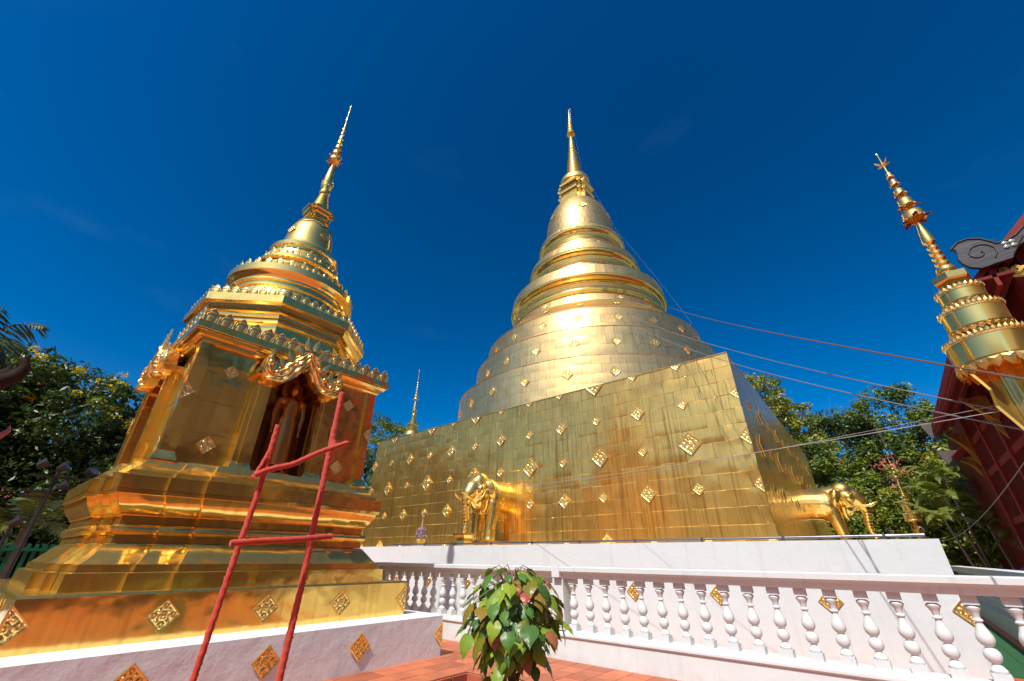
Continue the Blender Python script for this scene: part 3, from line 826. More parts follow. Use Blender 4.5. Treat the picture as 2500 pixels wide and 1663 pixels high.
drum("neck_band", 4.40, 4.26, 12.54, 13.08, 1, 46)
moulding("thin_ring", [(4.20,13.06),(4.24,13.08),(4.32,13.11),(4.34,13.18),(4.38,13.20),(4.40,13.27),(4.34,13.33),(4.12,13.36)])
drum("neck_band", 4.12, 4.08, 13.36, 13.68, 1, 46)
def big_ring(ri, ro, z0, z1, z2, rt, zt):
    h = z1 - z0; w = ro - ri
    moulding("ring_moulding", [(ri, z0-.06*h), (ri+.10*w, z0-.04*h), (ri+.12*w, z0+.06*h), (ri+.20*w, z0+.08*h), (ri+.22*w, z0+.20*h), (ri+.30*w, z0+.22*h), (ri+.34*w, z0+.34*h), (ri+.42*w, z0+.36*h), (ri+.46*w, z0+.48*h), (ri+.54*w, z0+.56*h), (ri+.68*w, z0+.62*h), (ri+.80*w, z0+.72*h), (ri+.86*w, z0+.84*h), (ri+.94*w, z0+.86*h), (ri+.97*w, z0+.98*h), (ro, z1)])
    drum("ring_fascia", ro, ro-.10, z1, z2, 1, 60)
    moulding("ring_ledge", [(ro-.10, z2), (rt, zt)], G_DRUM)
big_ring(4.06, 4.54, 13.66, 14.12, 14.72, 3.0, 15.4)
drum("neck", 2.98, 2.92, 15.35, 16.12, 2, 40)
big_ring(2.92, 3.41, 16.10, 16.72, 17.18, 2.42, 17.85)
drum("neck", 2.44, 2.36, 17.8, 18.42, 2, 34)
big_ring(2.36, 2.74, 18.40, 18.92, 19.22, 2.25, 19.45)
moulding("neck_line", [(2.37,18.28),(2.42,18.30),(2.42,18.34),(2.37,18.36)])
bell = [(2.26,19.35),(2.25,19.8),(2.21,20.5),(2.12,21.2),(1.97,21.8),(1.74,22.4),(1.42,22.85),(1.08,23.12),(.75,23.3),(.4,23.4)]
m = MB(); R_ = np.random.default_rng(3)
zz = np.linspace(0, 1, 13); L = np.array(bell); tt = np.linspace(0, 1, len(L))
prof = [(np.interp(q, tt, L[:,0]), np.interp(q, tt, L[:,1])) for q in zz]
for i in range(12):
    n = 44
    for k in range(n):
        a0 = 2*math.pi*(k+(i%2)*.5)/n; a1 = 2*math.pi*(k+1+(i%2)*.5)/n; d = R_.normal(0, .003)
        (ra, za), (rb, zb) = prof[i], prof[i+1]
        m.grid([[((rr+d)*math.cos(a), (rr+d)*math.sin(a), z_) for a in (a0+.002, (a0+a1)/2, a1-.002)] for rr, z_ in ((ra, za+.004), ((ra+rb)/2+.012, (za+zb)/2), (rb, zb))])
m.lathe([(r-.03, z) for r, z in bell], 48, cap=False)
o = m.build("bell", G_DRUM, great, 60); o["kind"] = "stuff"
m = MB(); redent_ring(m, [(1.05,23.15),(1.05,23.62),(.92,23.66),(.92,23.80),(1.02,23.86),(1.10,23.96),(1.10,24.10),(.96,24.14),(.90,24.2),(.90,24.45),(.96,24.5),(1.04,24.6),(1.10,24.66),(1.10,24.86),(.9,24.9),(.5,24.92)]); m.build("square_throne", G_BRIGHT, great)
moulding("lotus_ring", [(.70,24.88),(.78,24.96),(.78,25.04),(.88,25.08),(.88,25.16),(1.0,25.22),(1.04,25.28),(1.04,25.62),(.98,25.72),(.80,25.80),(.62,25.95),(.60,26.05)], G_ORN, 48)
prof = [(.60,26.02)]
for k in range(16):
    z = 26.06 + k*.168; r = .60 - k*.0185; prof += [(r-.06, z), (r, z+.03), (r, z+.10), (r-.06, z+.14)]
prof += [(.27,28.75),(.33,28.78),(.33,28.86),(.28,28.9),(.27,29.3),(.21,30.0),(.14,30.6),(.10,30.95)]
m = MB(); m.lathe(prof, 32); m.build("ringed_spire", G_BRIGHT, great, 50)
prof = [(.05,30.9)]
for z, r in ((31.0,.30),(31.42,.22),(31.8,.18),(32.15,.15),(32.48,.12),(32.8,.10),(33.1,.08)):
    prof += [(.06, z-.06), (r*1.05, z-.03), (r*1.1, z), (r, z+.1), (r*.9, z+.18), (r*.5, z+.2), (.05, z+.22)]
prof += [(.03,33.5),(.05,33.7),(.02,33.8),(.02,34.0),(.005,34.2)]
m = MB(); m.lathe(prof, 16); m.build("tiered_umbrella_finial", G_ORN, great, 40)
m = MB()
for k in range(10):
    a = rad(36*k); m.obox((.26*math.cos(a), .26*math.sin(a), 30.98), (.38*math.cos(a), .38*math.sin(a), 30.92), .06, .02)
m.build("hanging_leaves", DARK_METAL, great)
m = MB(); m.tube([(.10, .06, 31.0), (.10, .06, 34.3)], .015, 6); m.build("lightning_rod", STEEL, great)
def drum_dia(n, r, z, s, tiltz=0.0, ph=0.0):
    for k in range(n):
        a = 2*math.pi*(k+ph)/n; Nn = Vector((math.cos(a), math.sin(a), tiltz)).normalized(); R = Vector((-math.sin(a), math.cos(a), 0))
        if math.sin(a) > .55: continue
        add("diamond_ornament", DIA, great, mw=frame(Vector((r*math.cos(a), r*math.sin(a), z)), R, Nn.cross(R), Nn, s))
drum_dia(26, 7.27, 7.55, .42); drum_dia(24, 6.42, 9.25, .42, 0, .5); drum_dia(22, 5.88, 10.72, .42); drum_dia(20, 5.30, 11.80, .40, .96, .4)
drum_dia(14, 4.34, 12.82, .34, .15, .5); drum_dia(10, 2.96, 15.85, .32, .05, .3); drum_dia(9, 2.41, 18.06, .28, .05, .1); drum_dia(6, 2.11, 21.3, .55, .2, .12)

# steel pipe along the white terrace edge
pipe = empty("edge_pipe", (.4, 9.34, 1.72), label="thin steel pipe running along the top edge of the long white wall", cat="pipe")
m = MB(); m.tube([(-13.5, 0, .03), (-6, 0, .026), (0, 0, .035)], .022, 8); m.build("tube", STEEL, pipe, 60)
for k in range(10):
    m = MB(); m.box((-1.4*k-.5, -.02, -.02), (-1.4*k-.46, .02, .055)); m.build("bracket", STEEL, pipe)
m = MB(); m.tube([(0, 0, .035), (.03, 0, .10), (-.01, 0, .15), (-.05, 0, .13)], .008, 6); m.build("end_hook", STEEL, pipe, 60)

# ------------------------------------------------------------------ balustrade
bal = empty("balustrade", (0, 6.66, 0), label="white balustrade of vase shaped balusters running across the front of the great chedi", cat="balustrade")
X0b, X1b = -12.0, 1.62
m = MB(); m.box((X0b, 0, -.3), (X1b, .26, .285)); P = []
for y, z in ((.005,.285),(-.012,.29),(-.03,.31),(-.03,.335),(-.012,.36),(.02,.372),(.02,.385),(.26,.385)): P.append([(X0b, y, z), (X1b, y, z)])
m.grid([r[::-1] for r in P][::-1]); m.build("lower_wall", WHITE_PAINT, bal)
m = MB(); P = []
for y, z in ((.02,1.10),(-.012,1.105),(-.02,1.12),(-.025,1.15),(-.045,1.18),(-.07,1.195),(-.09,1.205),(-.092,1.262),(-.08,1.272),(.27,1.272),(.29,1.262),(.29,1.205),(.22,1.15),(.19,1.10),(.02,1.10)): P.append([(X1b + .1, y, z), (X0b, y, z)])
m.grid(P[::-1]); m.add([P[k][0] for k in range(len(P)-1)], [tuple(range(len(P)-1))]); m.build("handrail", WHITE_PAINT, bal, 35)
BP = [(.052,.462),(.060,.466),(.064,.484),(.056,.500),(.050,.506),(.040,.522),(.030,.534),(.030,.540),(.046,.552),(.062,.574),(.067,.602),(.062,.630),(.046,.652),(.031,.664),(.030,.670),(.046,.682),(.062,.704),(.069,.732),(.066,.760),(.052,.795),(.039,.825),(.030,.855),(.028,.870),(.041,.878),(.043,.887),(.034,.896),(.029,.905),(.033,.932),(.047,.962),(.062,.984),(.063,.996),(.048,1.008),(.038,1.013),(.054,1.020)]
m = MB(); m.lathe(BP, 20); m.box((-.068,-.068,.383),(.068,.068,.464)); m.box((-.060,-.060,1.018),(.060,.060,1.104))
BALM = m.mesh("baluster", WHITE_PAINT, 35)
xb = [-4.29 + .2945*k for k in range(20)] + [-4.80 - .2945*k for k in range(22)]
for x in xb:
    if X0b < x < 1.5: add("baluster", BALM, bal, (x, .10, 0))
for x in (-4.50, -9.6, 1.62):
    m = MB(); m.box((x-.085, -.012, .385), (x+.085, .21, 1.10)); m.box((x-.075, -.100, 1.118), (x+.075, .30, 1.278)); m.build("post", WHITE_PAINT, bal)
ret = empty("balustrade", (1.36, 6.95, 0), label="white balustrade receding along the green carpet at the right edge", cat="balustrade")
m = MB(); m.box((0, .0, -.3), (.24, 17, .385)); m.build("lower_wall", WHITE_PAINT, ret)
m = MB(); m.box((-.06, 0, 1.12), (.28, 17, 1.262)); m.box((0, 0, 1.10), (.2, 17, 1.12)); m.build("handrail", WHITE_PAINT, ret)
for k in range(48): add("baluster", BALM, ret, (.11, .35 + .32*k, 0))
# right end of the terrace: low outer wall
# ------------------------------------------------------------------ elephants
def body_obj(name, mb, mat, parent, voxel, smooth=6):
    o = mb.build(name, mat, parent, 179)
    r = o.modifiers.new("remesh", 'REMESH'); r.mode = 'VOXEL'; r.voxel_size = voxel; r.use_smooth_shade = True
    s = o.modifiers.new("smooth", 'SMOOTH'); s.iterations = smooth; s.factor = 0.5
    return o
def make_elephant(loc, rotz, label):
    e = empty("elephant_statue", loc, label=label, cat="statue", group="gilded elephants emerging from the great chedi")
    e.rotation_euler = (0, 0, rotz)
    m = MB()
    m.tube([(-.35,0,1.50),(0,0,1.50),(.35,0,1.47),(.62,0,1.44)], [.50,.51,.52,.47], 24)
    m.ball((.56,0,1.42), (.44,.58,.56), 20, 14); m.capsule([(-.2,-.12,1.48),(.45,-.12,1.44)], .48, 18); m.capsule([(-.2,.12,1.48),(.45,.12,1.44)], .48, 18)
    m.capsule([(.60,0,1.62),(.95,0,1.72)], [.42,.36], 18)
    m.ball((1.10,.13,1.86), (.30,.23,.29), 18, 12); m.ball((1.10,-.13,1.86), (.30,.23,.29), 18, 12)
    m.ball((1.14,0,1.66), (.36,.38,.38), 18, 12)
    m.capsule([(1.18,0,1.78),(1.38,0,1.62),(1.52,0,1.44),(1.58,0,1.28)], [.30,.27,.215,.165], 16)
    m.capsule([(1.58,0,1.30),(1.575,0,1.10),(1.545,0,.90),(1.525,0,.72),(1.545,0,.55),(1.60,0,.40)], [.15,.135,.115,.10,.085,.075], 14)
    m.capsule([(1.25,0,1.36),(1.08,0,1.28)], [.16,.22], 14)
    for s in (-1, 1):
        m.capsule([(.66,s*.27,1.25),(.72,s*.29,.85),(.78,s*.29,.45),(.80,s*.29,.22)], [.27,.215,.165,.17], 16)
        m.tube([(.80,s*.29,.20),(.80,s*.29,.165)], [.19,.20], 16)
        m.ball((1.24,s*.32,1.62), (.13,.09,.14), 10, 8)
    body_obj("body", m, G_BRIGHT, e, .026, 4)
    for s in (-1, 1):
        m = MB(); P = []
        for i in range(9):
            v = i / 8; row = []
            for j in range(7):
                u = -1 + j/3
                w = .21 * math.sin(math.pi*(.22 + .68*v)) 
                row.append((.93 - .10*v - .12*abs(u)*v + u*w, s*(.40 + .10*math.sin(math.pi*v) + .06*math.cos(u*3)), 1.90 - .62*v + .03*math.cos(u*4)))
            P.append(row)
        m.shell(P if s < 0 else [r[::-1] for r in P], (0, s, 0), .03); m.build("ear", G_BRIGHT, e, 60)
        m = MB(); m.tube([(1.40,s*.15,1.36),(1.55,s*.19,1.33),(1.72,s*.20,1.35),(1.86,s*.18,1.40),(1.97,s*.15,1.47)], [.045,.045,.04,.03,.008], 10); m.build("tusk", G_BRIGHT, e, 60)
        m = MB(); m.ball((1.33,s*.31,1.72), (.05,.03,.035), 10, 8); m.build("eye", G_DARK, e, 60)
        m = MB()
        for q in range(3):
            a0 = 1.02 + q*.06
            m.tube([(a0, s*.40, 1.66-q*.03), (a0+.07, s*.37, 1.50-q*.04), (a0+.16, s*.31, 1.42-q*.05), (a0+.24, s*.24, 1.44-q*.05)], [.02,.03,.028,.012], 8)
        m.build("cheek_fold", G_BRIGHT, e, 60)
    # ribbed neck drape
    m = MB()
    for q in range(7):
        a = rad(-60 + 20*q); y = .34*math.sin(a)
        m.tube([(1.02, y*1.1, 1.32), (.98+.05*math.cos(a), y*.95, 1.12), (.98+.07*math.cos(a), y*.75, .92+.08*abs(math.sin(a)))], [.075,.06,.035], 8)
    m.build("neck_drape", G_BRIGHT, e, 60)
    m = MB()
    for q in range(8):
        z = 1.2 - .1*q; x = np.interp(z, [.4,.55,.72,.9,1.1,1.3], [1.60,1.545,1.525,1.545,1.575,1.58]); r = np.interp(z, [.4,.72,1.3], [.078,.103,.153])
        m.lathe([(r-.01, z-.012), (r+.007, z), (r-.01, z+.012)], 14, (x, 0), cap=False)
    m.build("trunk_rings", G_BRIGHT, e, 60)
    m = MB(); m.box((.05,-.55,0),(1.12,.55,.15)); m.frustum((.02,-.58),(1.15,.58), .0, .035, .01); m.build("standing_slab", G_SHEET, e)
    m = MB(); m.frustum((1.36,-.24),(1.84,.24), 0, .05, .0); m.frustum((1.40,-.20),(1.80,.20), .05, .12, .03); m.box((1.45,-.15,.12),(1.75,.15,.20)); m.frustum((1.43,-.17),(1.77,.17), .20, .28, -.04); m.box((1.36,-.24,.28),(1.84,.24,.335)); m.build("trunk_pedestal", G_BRIGHT, e)
    return e
make_elephant((-9.87, 11.24, 1.70), -math.pi/2, "gilded elephant statue stepping out of the front face of the great chedi")
make_elephant((-1.98, 19.25, 1.70), 0, "gilded elephant statue seen side on, emerging from the right face of the great chedi")

# offering vase on the ledge
vz = empty("offering_vase", (-12.0, 9.75, 1.70), label="small yellow offering vase with dried lavender flowers on the white ledge", cat="vase")
m = MB(); m.lathe([(.09,0),(.12,.03),(.07,.06),(.12,.12),(.15,.2),(.13,.22),(.05,.22)], 14); m.build("cup", simple("yellow_plastic", (.65,.38,.02), .4), vz, 40)
m = MB()
for k in range(60):
    a = random.uniform(0, 6.28); r = random.uniform(.02, .2); z = .30 + random.uniform(0, .3) - r*.4
    m.ball((r*math.cos(a), r*math.sin(a), z), random.uniform(.02, .04), 6, 4)
o = m.build("flowers", LAVENDER, vz); o["kind"] = "stuff"
m = MB(); m.tube([(0,0,.3),(0,0,.6),(0,0,.95)], [.05,.04,.02], 8); m.ball((0,0,1.0), .06, 8, 6); m.ball((.01,0,.9), .05, 8, 6); m.build("garland_stem", simple("dry_garland", (.30,.24,.12), .9), vz, 50)

# standing statue in the niche
st = empty("standing_statue", SC + Vector((1.27, .08, 2.56)), label="standing robed gilded figure with arms at its sides inside the small chedi niche", cat="statue")
m = MB()
m.tube([(0,0,.16),(.01,0,.5),(0,0,.95)], [.16,.165,.15], 16); m.capsule([(0,-.09,.22),(0,-.085,.60),(0,-.07,.92)], [.065,.085,.10], 12); m.capsule([(0,.09,.22),(0,.085,.60),(0,.07,.92)], [.065,.085,.10], 12)
m.ball((0,0,.90), (.13,.185,.17), 14, 10); m.capsule([(0,0,.95),(.005,0,1.12),(0,0,1.22)], [.135,.15,.145], 14)
m.capsule([(0,-.16,1.28),(0,.16,1.28)], .075, 12); m.capsule([(0,0,1.30),(.01,0,1.42)], [.06,.055], 10)
m.ball((.015,0,1.50), (.088,.078,.115), 14, 12); m.ball((0,0,1.62), (.05,.05,.05), 10, 8); m.capsule([(0,0,1.64),(0,0,1.72)], [.03,.008], 8)
m.ball((.10,0,1.49), (.018,.012,.025), 8, 6)
for s in (-1, 1):
    m.capsule([(0,s*.21,1.26),(.01,s*.245,1.02),(.03,s*.23,.80)], [.06,.05,.036], 10); m.ball((.035,s*.228,.73), (.03,.028,.065), 8, 6)
    m.ball((0,s*.083,1.49), (.02,.012,.05), 8, 6); m.ball((.05,s*.09,.06), (.11,.05,.04), 10, 6)
    m.capsule([(0,s*.09,.08),(0,s*.09,.24)], [.045,.06], 10)
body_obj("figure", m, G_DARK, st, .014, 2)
m = MB()
for s in (-1, 1):
    P = [[(.02+.05*math.cos(q*2), s*(.17 + .10*q/4 + .02*math.sin(q)), z) for q in range(4)] for z in (1.1, .8, .5, .2)]
    m.shell(P if s > 0 else [r[::-1] for r in P], (1, 0, 0), .02)
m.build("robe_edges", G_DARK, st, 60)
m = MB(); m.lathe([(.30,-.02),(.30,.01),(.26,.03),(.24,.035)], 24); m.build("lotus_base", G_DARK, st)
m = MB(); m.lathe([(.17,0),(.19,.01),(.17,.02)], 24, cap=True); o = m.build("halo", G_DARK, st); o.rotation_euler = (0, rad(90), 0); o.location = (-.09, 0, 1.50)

# ------------------------------------------------------------------ tiered gilded umbrella on a pole
def zig(m, r, z0, z1, n, out=.0, depth=.01):
    """lace band with a leaf-toothed edge at z1"""
    P0 = []; 
    for k in range(n):
        a0 = 2*math.pi*k/n; a1 = 2*math.pi*(k+1)/n; am = (a0+a1)/2
        def p(a, rr, z): return (rr*math.cos(a), rr*math.sin(a), z)
        zm = z0 + (z1-z0)*.55; q = (a1-a0)
        m.add([p(a0, r, z0), p(a1, r, z0), p(a1-q*.06, r+out*.5, zm), p(am, r+out, z1), p(a0+q*.06, r+out*.5, zm), p(am, r+depth+out*.5, (z0+zm)/2)],
              [(0,1,5),(1,2,5),(2,3,5),(3,4,5),(4,0,5)])
        m.ball(p(am, r+.006+out*.4, (z0+zm)/2), .008, 5, 4)
def make_umbrella(loc, label):
    u = empty("tiered_umbrella", loc, label=label, cat="ceremonial umbrella", group="gilded ceremonial umbrellas on poles")
    m = MB(); m.lathe([(.16,0),(.16,.10),(.12,.14),(.10,.3),(.085,.5),(.085,3.2)], 20)
    for k in range(8):
        a = rad(45*k); m.tube([(.085*math.cos(a), .085*math.sin(a), .5), (.085*math.cos(a), .085*math.sin(a), 3.1)], .014, 6)
    m.build("pole", G_BRIGHT, u, 40)
    for k in range(4):
        a = rad(90*k+20); d = Vector((math.cos(a), math.sin(a), 0)); m = MB()
        inner = [(.07,3.10),(.07,2.95),(.07,2.75),(.07,2.50),(.075,2.42)]; outer = [(.27,3.06),(.23,2.97),(.185,2.86),(.205,2.70),(.085,2.42)]
        Pn = d.cross(upv); P = [[d*r_ + upv*z for r_, z in inner], [d*r_ + upv*z for r_, z in outer]]
        m.shell([[p + Pn*.02 for p in row] for row in P], Pn, .04); m.build("leaf_bracket", G_BRIGHT, u)
    for r, z0, z1 in ((.318,3.12,3.335),(.236,3.49,3.675),(.178,3.80,3.915)):
        m = MB(); m.lathe([(r*.99,z0),(r,z1),(r+.008,z1+.004),(r+.008,z1+.014),(r-.02,z1+.016)], 48, cap=False); m.lathe([(r*.99+.008,z0-.012),(r*.99+.010,z0+.004),(r*.99-.02,z0+.006),(r*.99-.03,z0-.012)], 48, cap=False)
        m.lathe([(r-.02, z1+.012), (.05, z1+.012)], 48, cap=False); m.lathe([(r-.02, z0), (.05, z0+.03)], 48, cap=False)
        m.build("drum_tier", G_BRIGHT, u, 40)
        m = MB(); zig(m, r+.004, z1+.012, z1+.066, int(r*2*math.pi/.042), .006); m.build("lace_crown", G_ORN, u)
        if r > .3:
            m = MB(); zig(m, r+.004, z0-.01, z0-.12, int(r*2*math.pi/.09), -.01, .012); m.build("lace_fringe", G_ORN, u)
        else:
            m = MB(); zig(m, r+.0, z0-.008, z0-.06, int(r*2*math.pi/.06), -.006); m.build("lace_fringe", G_ORN, u)
    m = MB(); P = []
    for d_, z in ((.08,3.93),(.08,3.97),(.10,4.0),(.12,4.06),(.135,4.08),(.135,4.15),(.10,4.16),(.02,4.165)): P.append([(d_*math.cos(rad(60*k+12))*1.15, d_*math.sin(rad(60*k+12))*1.15, z) for k in range(7)])
    m.grid(P); m.build("hexagonal_throne", G_BRIGHT, u)
    m = MB(); prof = [(.05,4.15),(.075,4.18),(.085,4.22),(.085,4.25),(.06,4.28)]
    for k in range(4): z = 4.29 + .075*k; r = .062 - .004*k; prof += [(r-.02, z), (r, z+.02), (r, z+.04), (r-.022, z+.065)]
    prof += [(.035,4.60),(.055,4.62),(.057,4.66),(.045,4.76),(.03,4.86),(.022,4.95),(.012,5.0),(.010,5.9),(.006,6.08),(.012,6.11),(.004,6.14)]
    m.lathe(prof, 18); m.build("turned_finial", G_BRIGHT, u, 40)
    for r, z in ((.10,4.99),(.07,5.20),(.05,5.39),(.038,5.555),(.028,5.69)):
        m = MB(); h = .10 if r > .06 else .075
        m.lathe([(r*.9,z),(r*1.04,z),(r*1.05,z+.014),(r*.98,z+.018),(r*.96,z+h*.45),(r*1.0,z+h*.48),(r*.98,z+h*.55),(r*.93,z+h*.58),(r*.90,z+h*.92),(r*.93,z+h),(r*.5,z+h+.004),(.012,z+h+.006)], 20, cap=False); zig(m, r*1.0, z+.004, z-.02, 14, 0, .006); m.build("lace_tier", G_ORN, u, 40)
        for k in range(5):
            a = rad(72*k + z*400); d = Vector((math.cos(a), math.sin(a), 0)); L = r*.95; R = Vector((-d.y, d.x, 0)); tilt = random.uniform(-.7, .1)
            add("hanging_leaf", HLEAF, u, mw=frame(d*r*.8 + upv*(z-.005), R, (d + upv*tilt).normalized(), R.cross((d + upv*tilt).normalized()), L))
    m = MB()
    for k in range(4):
        a = rad(90*k+30); c_ = Vector((math.cos(a), math.sin(a), 0))
        m.tube([upv*5.93, c_*.03+upv*5.92, c_*.07+upv*5.935, c_*.09+upv*5.96], [.006,.014,.012,.002], 6)
    m.build("star_flower", G_ORN, u, 60)
    return u
m = MB(); P = []
for i in range(7):
    v = i/6; w = .26*math.sin(math.pi*min(1, .15+.8*v)); P.append([(-w, v, .05*math.sin(v*9)), (0, v, .08*math.sin(v*9)), (w, v, .05*math.sin(v*9))])
m.shell(P, (0,0,1), .03); HLEAF = m.mesh("hanging_leaf", CRIMSON, 60)
make_umbrella((1.32, 5.85, 0), "tall tiered gold umbrella with crimson hanging leaves beside the hall at the right edge")
make_umbrella((1.03, 27.97, 0), "distant tiered gold umbrella standing before the trees beyond the right elephant")

# ------------------------------------------------------------------ red timber hall on the right
hall = empty("timber_hall", (3.45, 10.5, 0), label="dark red timber hall with deep eaves and gilded brackets at the right edge", cat="building")
def Hh(x, y, z): return Vector((x - 3.45, y - 10.5, z))
YN, YF = 10.5, 23.4
XE, ZE, XR, ZR = 2.60, 5.98, 7.6, 10.9
def roof(name, y0, y1, xe, ze, xr, zr, th=.10):
    m = MB(); m.obox(Hh((xe+xr)/2, y0, (ze+zr)/2), Hh((xe+xr)/2, y1, (ze+zr)/2), math.hypot(xr-xe, zr-ze), th, (-(zr-ze), 0, (xr-xe)))
    return m.build(name, WOOD_RED2, hall)
roof("roof_slope", YN+.06, YF, XE, ZE+.10, XR, ZR); 
m = MB(); m.obox(Hh((15.2-XE+XR)/2, YN, (ZE+ZR)/2+.12), Hh((15.2-XE+XR)/2, YF, (ZE+ZR)/2+.12), math.hypot(XR-XE, ZR-ZE), .1, ((ZR-ZE), 0, (XR-XE))); m.build("roof_slope", WOOD_RED2, hall)
sl = Vector((XR-XE, 0, ZR-ZE)).normalized()
for k in range(27):
    y = YN + .25 + .49*k; m = MB(); a = Vector((XE, y, ZE+.02)); m.obox(Hh(*a), Hh(*(a + sl*4.2)), .09, .11, (-sl.z, 0, sl.x)); m.build("rafter", WOOD_RED, hall)
for q in (.04, .45, .95, 1.6, 2.4):
    m = MB(); a = Vector((XE, 0, ZE-.08)) + sl*q; m.obox(Hh(a.x, YN+.05, a.z), Hh(a.x, YF-.05, a.z), .10, .12); m.build("purlin", WOOD_RED2 if q < .3 else WOOD_RED, hall)
m = MB(); m.obox(Hh(XE-.03, YN, ZE+.12), Hh(XE-.03, YF+.1, ZE+.12), .05, .26); m.build("eave_board", WOOD_RED2, hall)
m = MB(); m.obox(Hh(XE+.30, YN, ZE+.04), Hh(XE+.30, YF, ZE+.04), .06, .24); m.build("eave_board", WOOD_RED2, hall)
m = MB(); m.box(Hh(XE-.05, YN, ZE+.10), Hh(XE+.55, YF, ZE+.16)); m.build("soffit", WOOD_RED, hall)
m = MB(); m.box(Hh(3.50, 11.6, -.4), Hh(3.60, 29.5, 6.6)); m.box(Hh(3.60, 11.6, -.4), Hh(11.6, 11.7, 7.2)); m.build("wall", WOOD_RED, hall)
for k in range(6):
    y = 23.3 - 2.34*k; m = MB(); m.box(Hh(3.38, y-.13, -.4), Hh(3.58, y+.13, 6.5)); m.build("post", WOOD_RED2, hall)
for z in (1.2, 2.55, 4.15, 5.3):
    m = MB(); m.box(Hh(3.43, 11.6, z), Hh(3.50, 23.2, z+.20)); m.build("rail", WOOD_RED2, hall)
for k in range(70):
    y = 11.75 + .165*k; m = MB(); m.box(Hh(3.46, y, -.4), Hh(3.50, y+.055, 5.9)); m.build("batten", WOOD_RED, hall)
def bracket(y, x0, z0, x1, z1, t=.07):
    n = 12; P = [[], []]; m = MB()
    for i in range(n+1):
        q = i/n; x = x0 + (x1-x0)*q; zt = z0; zb = z0 - (z0-z1)*(q**1.35) - .05*math.sin(q*math.pi*3)
        P[0].append(Hh(x, y, zt)); P[1].append(Hh(x, y, zb - .04))
    m.shell(P, (0, -1, 0), t)
    for k in range(7):
        q = (k+.6)/7.3; x = x0 + (x1-x0)*q; zm = z0 - (z0-z1)*(q**1.35)*.55; r = .05 + .05*q
        for rr in (r, r*.55): m.tube([Hh(x + rr*math.cos(a*.7), y-.015, zm + rr*math.sin(a*.7)*1.3) for a in range(10)], .022, 5)
    return m.build("gilded_bracket", G_BRACK, hall, 40)
G_BRACK = gold("old_gilding", (.85,.48,.10), .36, (8,.3,.02), 0, .8, 0, .08)
for y in (23.3, 18.0, 12.7): bracket(y, 2.85, 5.80, 3.42, 4.55)
bracket(10.9, 3.05, 6.35, 4.2, 5.5)
def wedge(name, outline, y, t, mat, ridge=True):
    m = MB(); n = len(outline); F = [Hh(x, y, z) for x, z in outline]; B = [Hh(x, y+t, z) for x, z in outline]
    m.add(F + B, [tuple(range(n))[::-1], tuple(range(n, 2*n))] + [(k, (k+1) % n, n+(k+1) % n, n+k) for k in range(n)])
    return m.build(name, mat, hall)
naga = [(2.559,6.841),(2.687,6.946),(2.836,6.957),(2.983,6.883),(3.089,6.753),(3.126,6.691),(3.259,6.687),(3.398,6.747),(3.554,6.878),(3.95,7.35),(4.5,8.0),(7.7,11.95),(7.7,11.55),(4.55,7.65),(4.0,7.08),(3.433,6.563),(3.324,6.515),(3.207,6.322),(2.998,6.309),(2.793,6.282),(2.669,6.364),(2.6,6.48),(2.58,6.602),(2.618,6.753),(2.612,6.828)]
bb = wedge("carved_bargeboard", naga, 10.40, .09, WOOD_BLACK)
m = MB()
sp = [Hh(2.87 + (.03+.0135*k)*math.cos(-k*.52+.6), 10.392, 6.60 + (.03+.0135*k)*math.sin(-k*.52+.6)) for k in range(16)]
m.tube(sp, .011, 6); m.tube([Hh(x, 10.392, z) for x, z in naga[:9]], .014, 6); m.tube([Hh(3.11+.028*math.cos(a*.8), 10.39, 6.76+.028*math.sin(a*.8)) for a in range(8)], .010, 6)
for k in range(9): m.ball(Hh(3.25+.026*k, 10.39, 6.40+.035*k), .014, 6, 5)
m.build("scroll_trim", WOOD_GREY, hall, 60)
m = MB()
for a, b in ((-.05,-.04),(.05,-.04),(-.05,.05),(.05,.05)): m.ball(Hh(3.26+a*.9, 10.39, 6.60+b*.9), (.045,.012,.04), 8, 6)
m.build("mirror_flower", simple("glass_mosaic", (.35,.36,.30), .2, .3, .5, 40), hall, 60)
def leaf_finial(x, z, y, s):
    s *= 1.3
    o_ = [(x-.26*s, z+.30*s),(x-.20*s, z+.05*s),(x-.12*s, z-.20*s),(x+.02*s, z-.30*s),(x+.16*s, z-.22*s),(x+.24*s, z+.02*s),(x+.22*s, z+.22*s),(x+.02*s, z+.22*s),(x-.12*s, z+.24*s)]
    wedge("eave_finial", o_, y, .16, WOOD_GREY)
leaf_finial(2.55, 6.06, 23.3, 1.0)
for (yy, xf, zf) in ((24.6, 2.86, 5.15), (27.2, 3.30, 4.30)):
    leaf_finial(xf - .05, zf, yy, .95)
    m = MB(); m.obox(Hh(xf+.05, yy, zf-.05), Hh(xf+1.6, yy, zf+1.15), .12, .22); m.build("rake_board", WOOD_RED2, hall)
    m = MB(); d = Vector((1.55,0,1.2)).normalized(); a = Vector((xf+.8, yy+1.2, zf+.62)); m.obox(Hh(xf+.8, yy, zf+.62), Hh(xf+.8, yy+2.4, zf+.62), 2.0, .10, (-d.z, 0, d.x)); m.build("lower_roof", WOOD_RED2, hall)
    bracket(yy+.1, xf+.15, zf-.02, xf+.75, zf-1.0)
m = MB(); m.box(Hh(3.40, 23.42, -.4), Hh(3.66, 23.6, 2.2)); m.build("white_pier", WHITE_PAINT, hall)
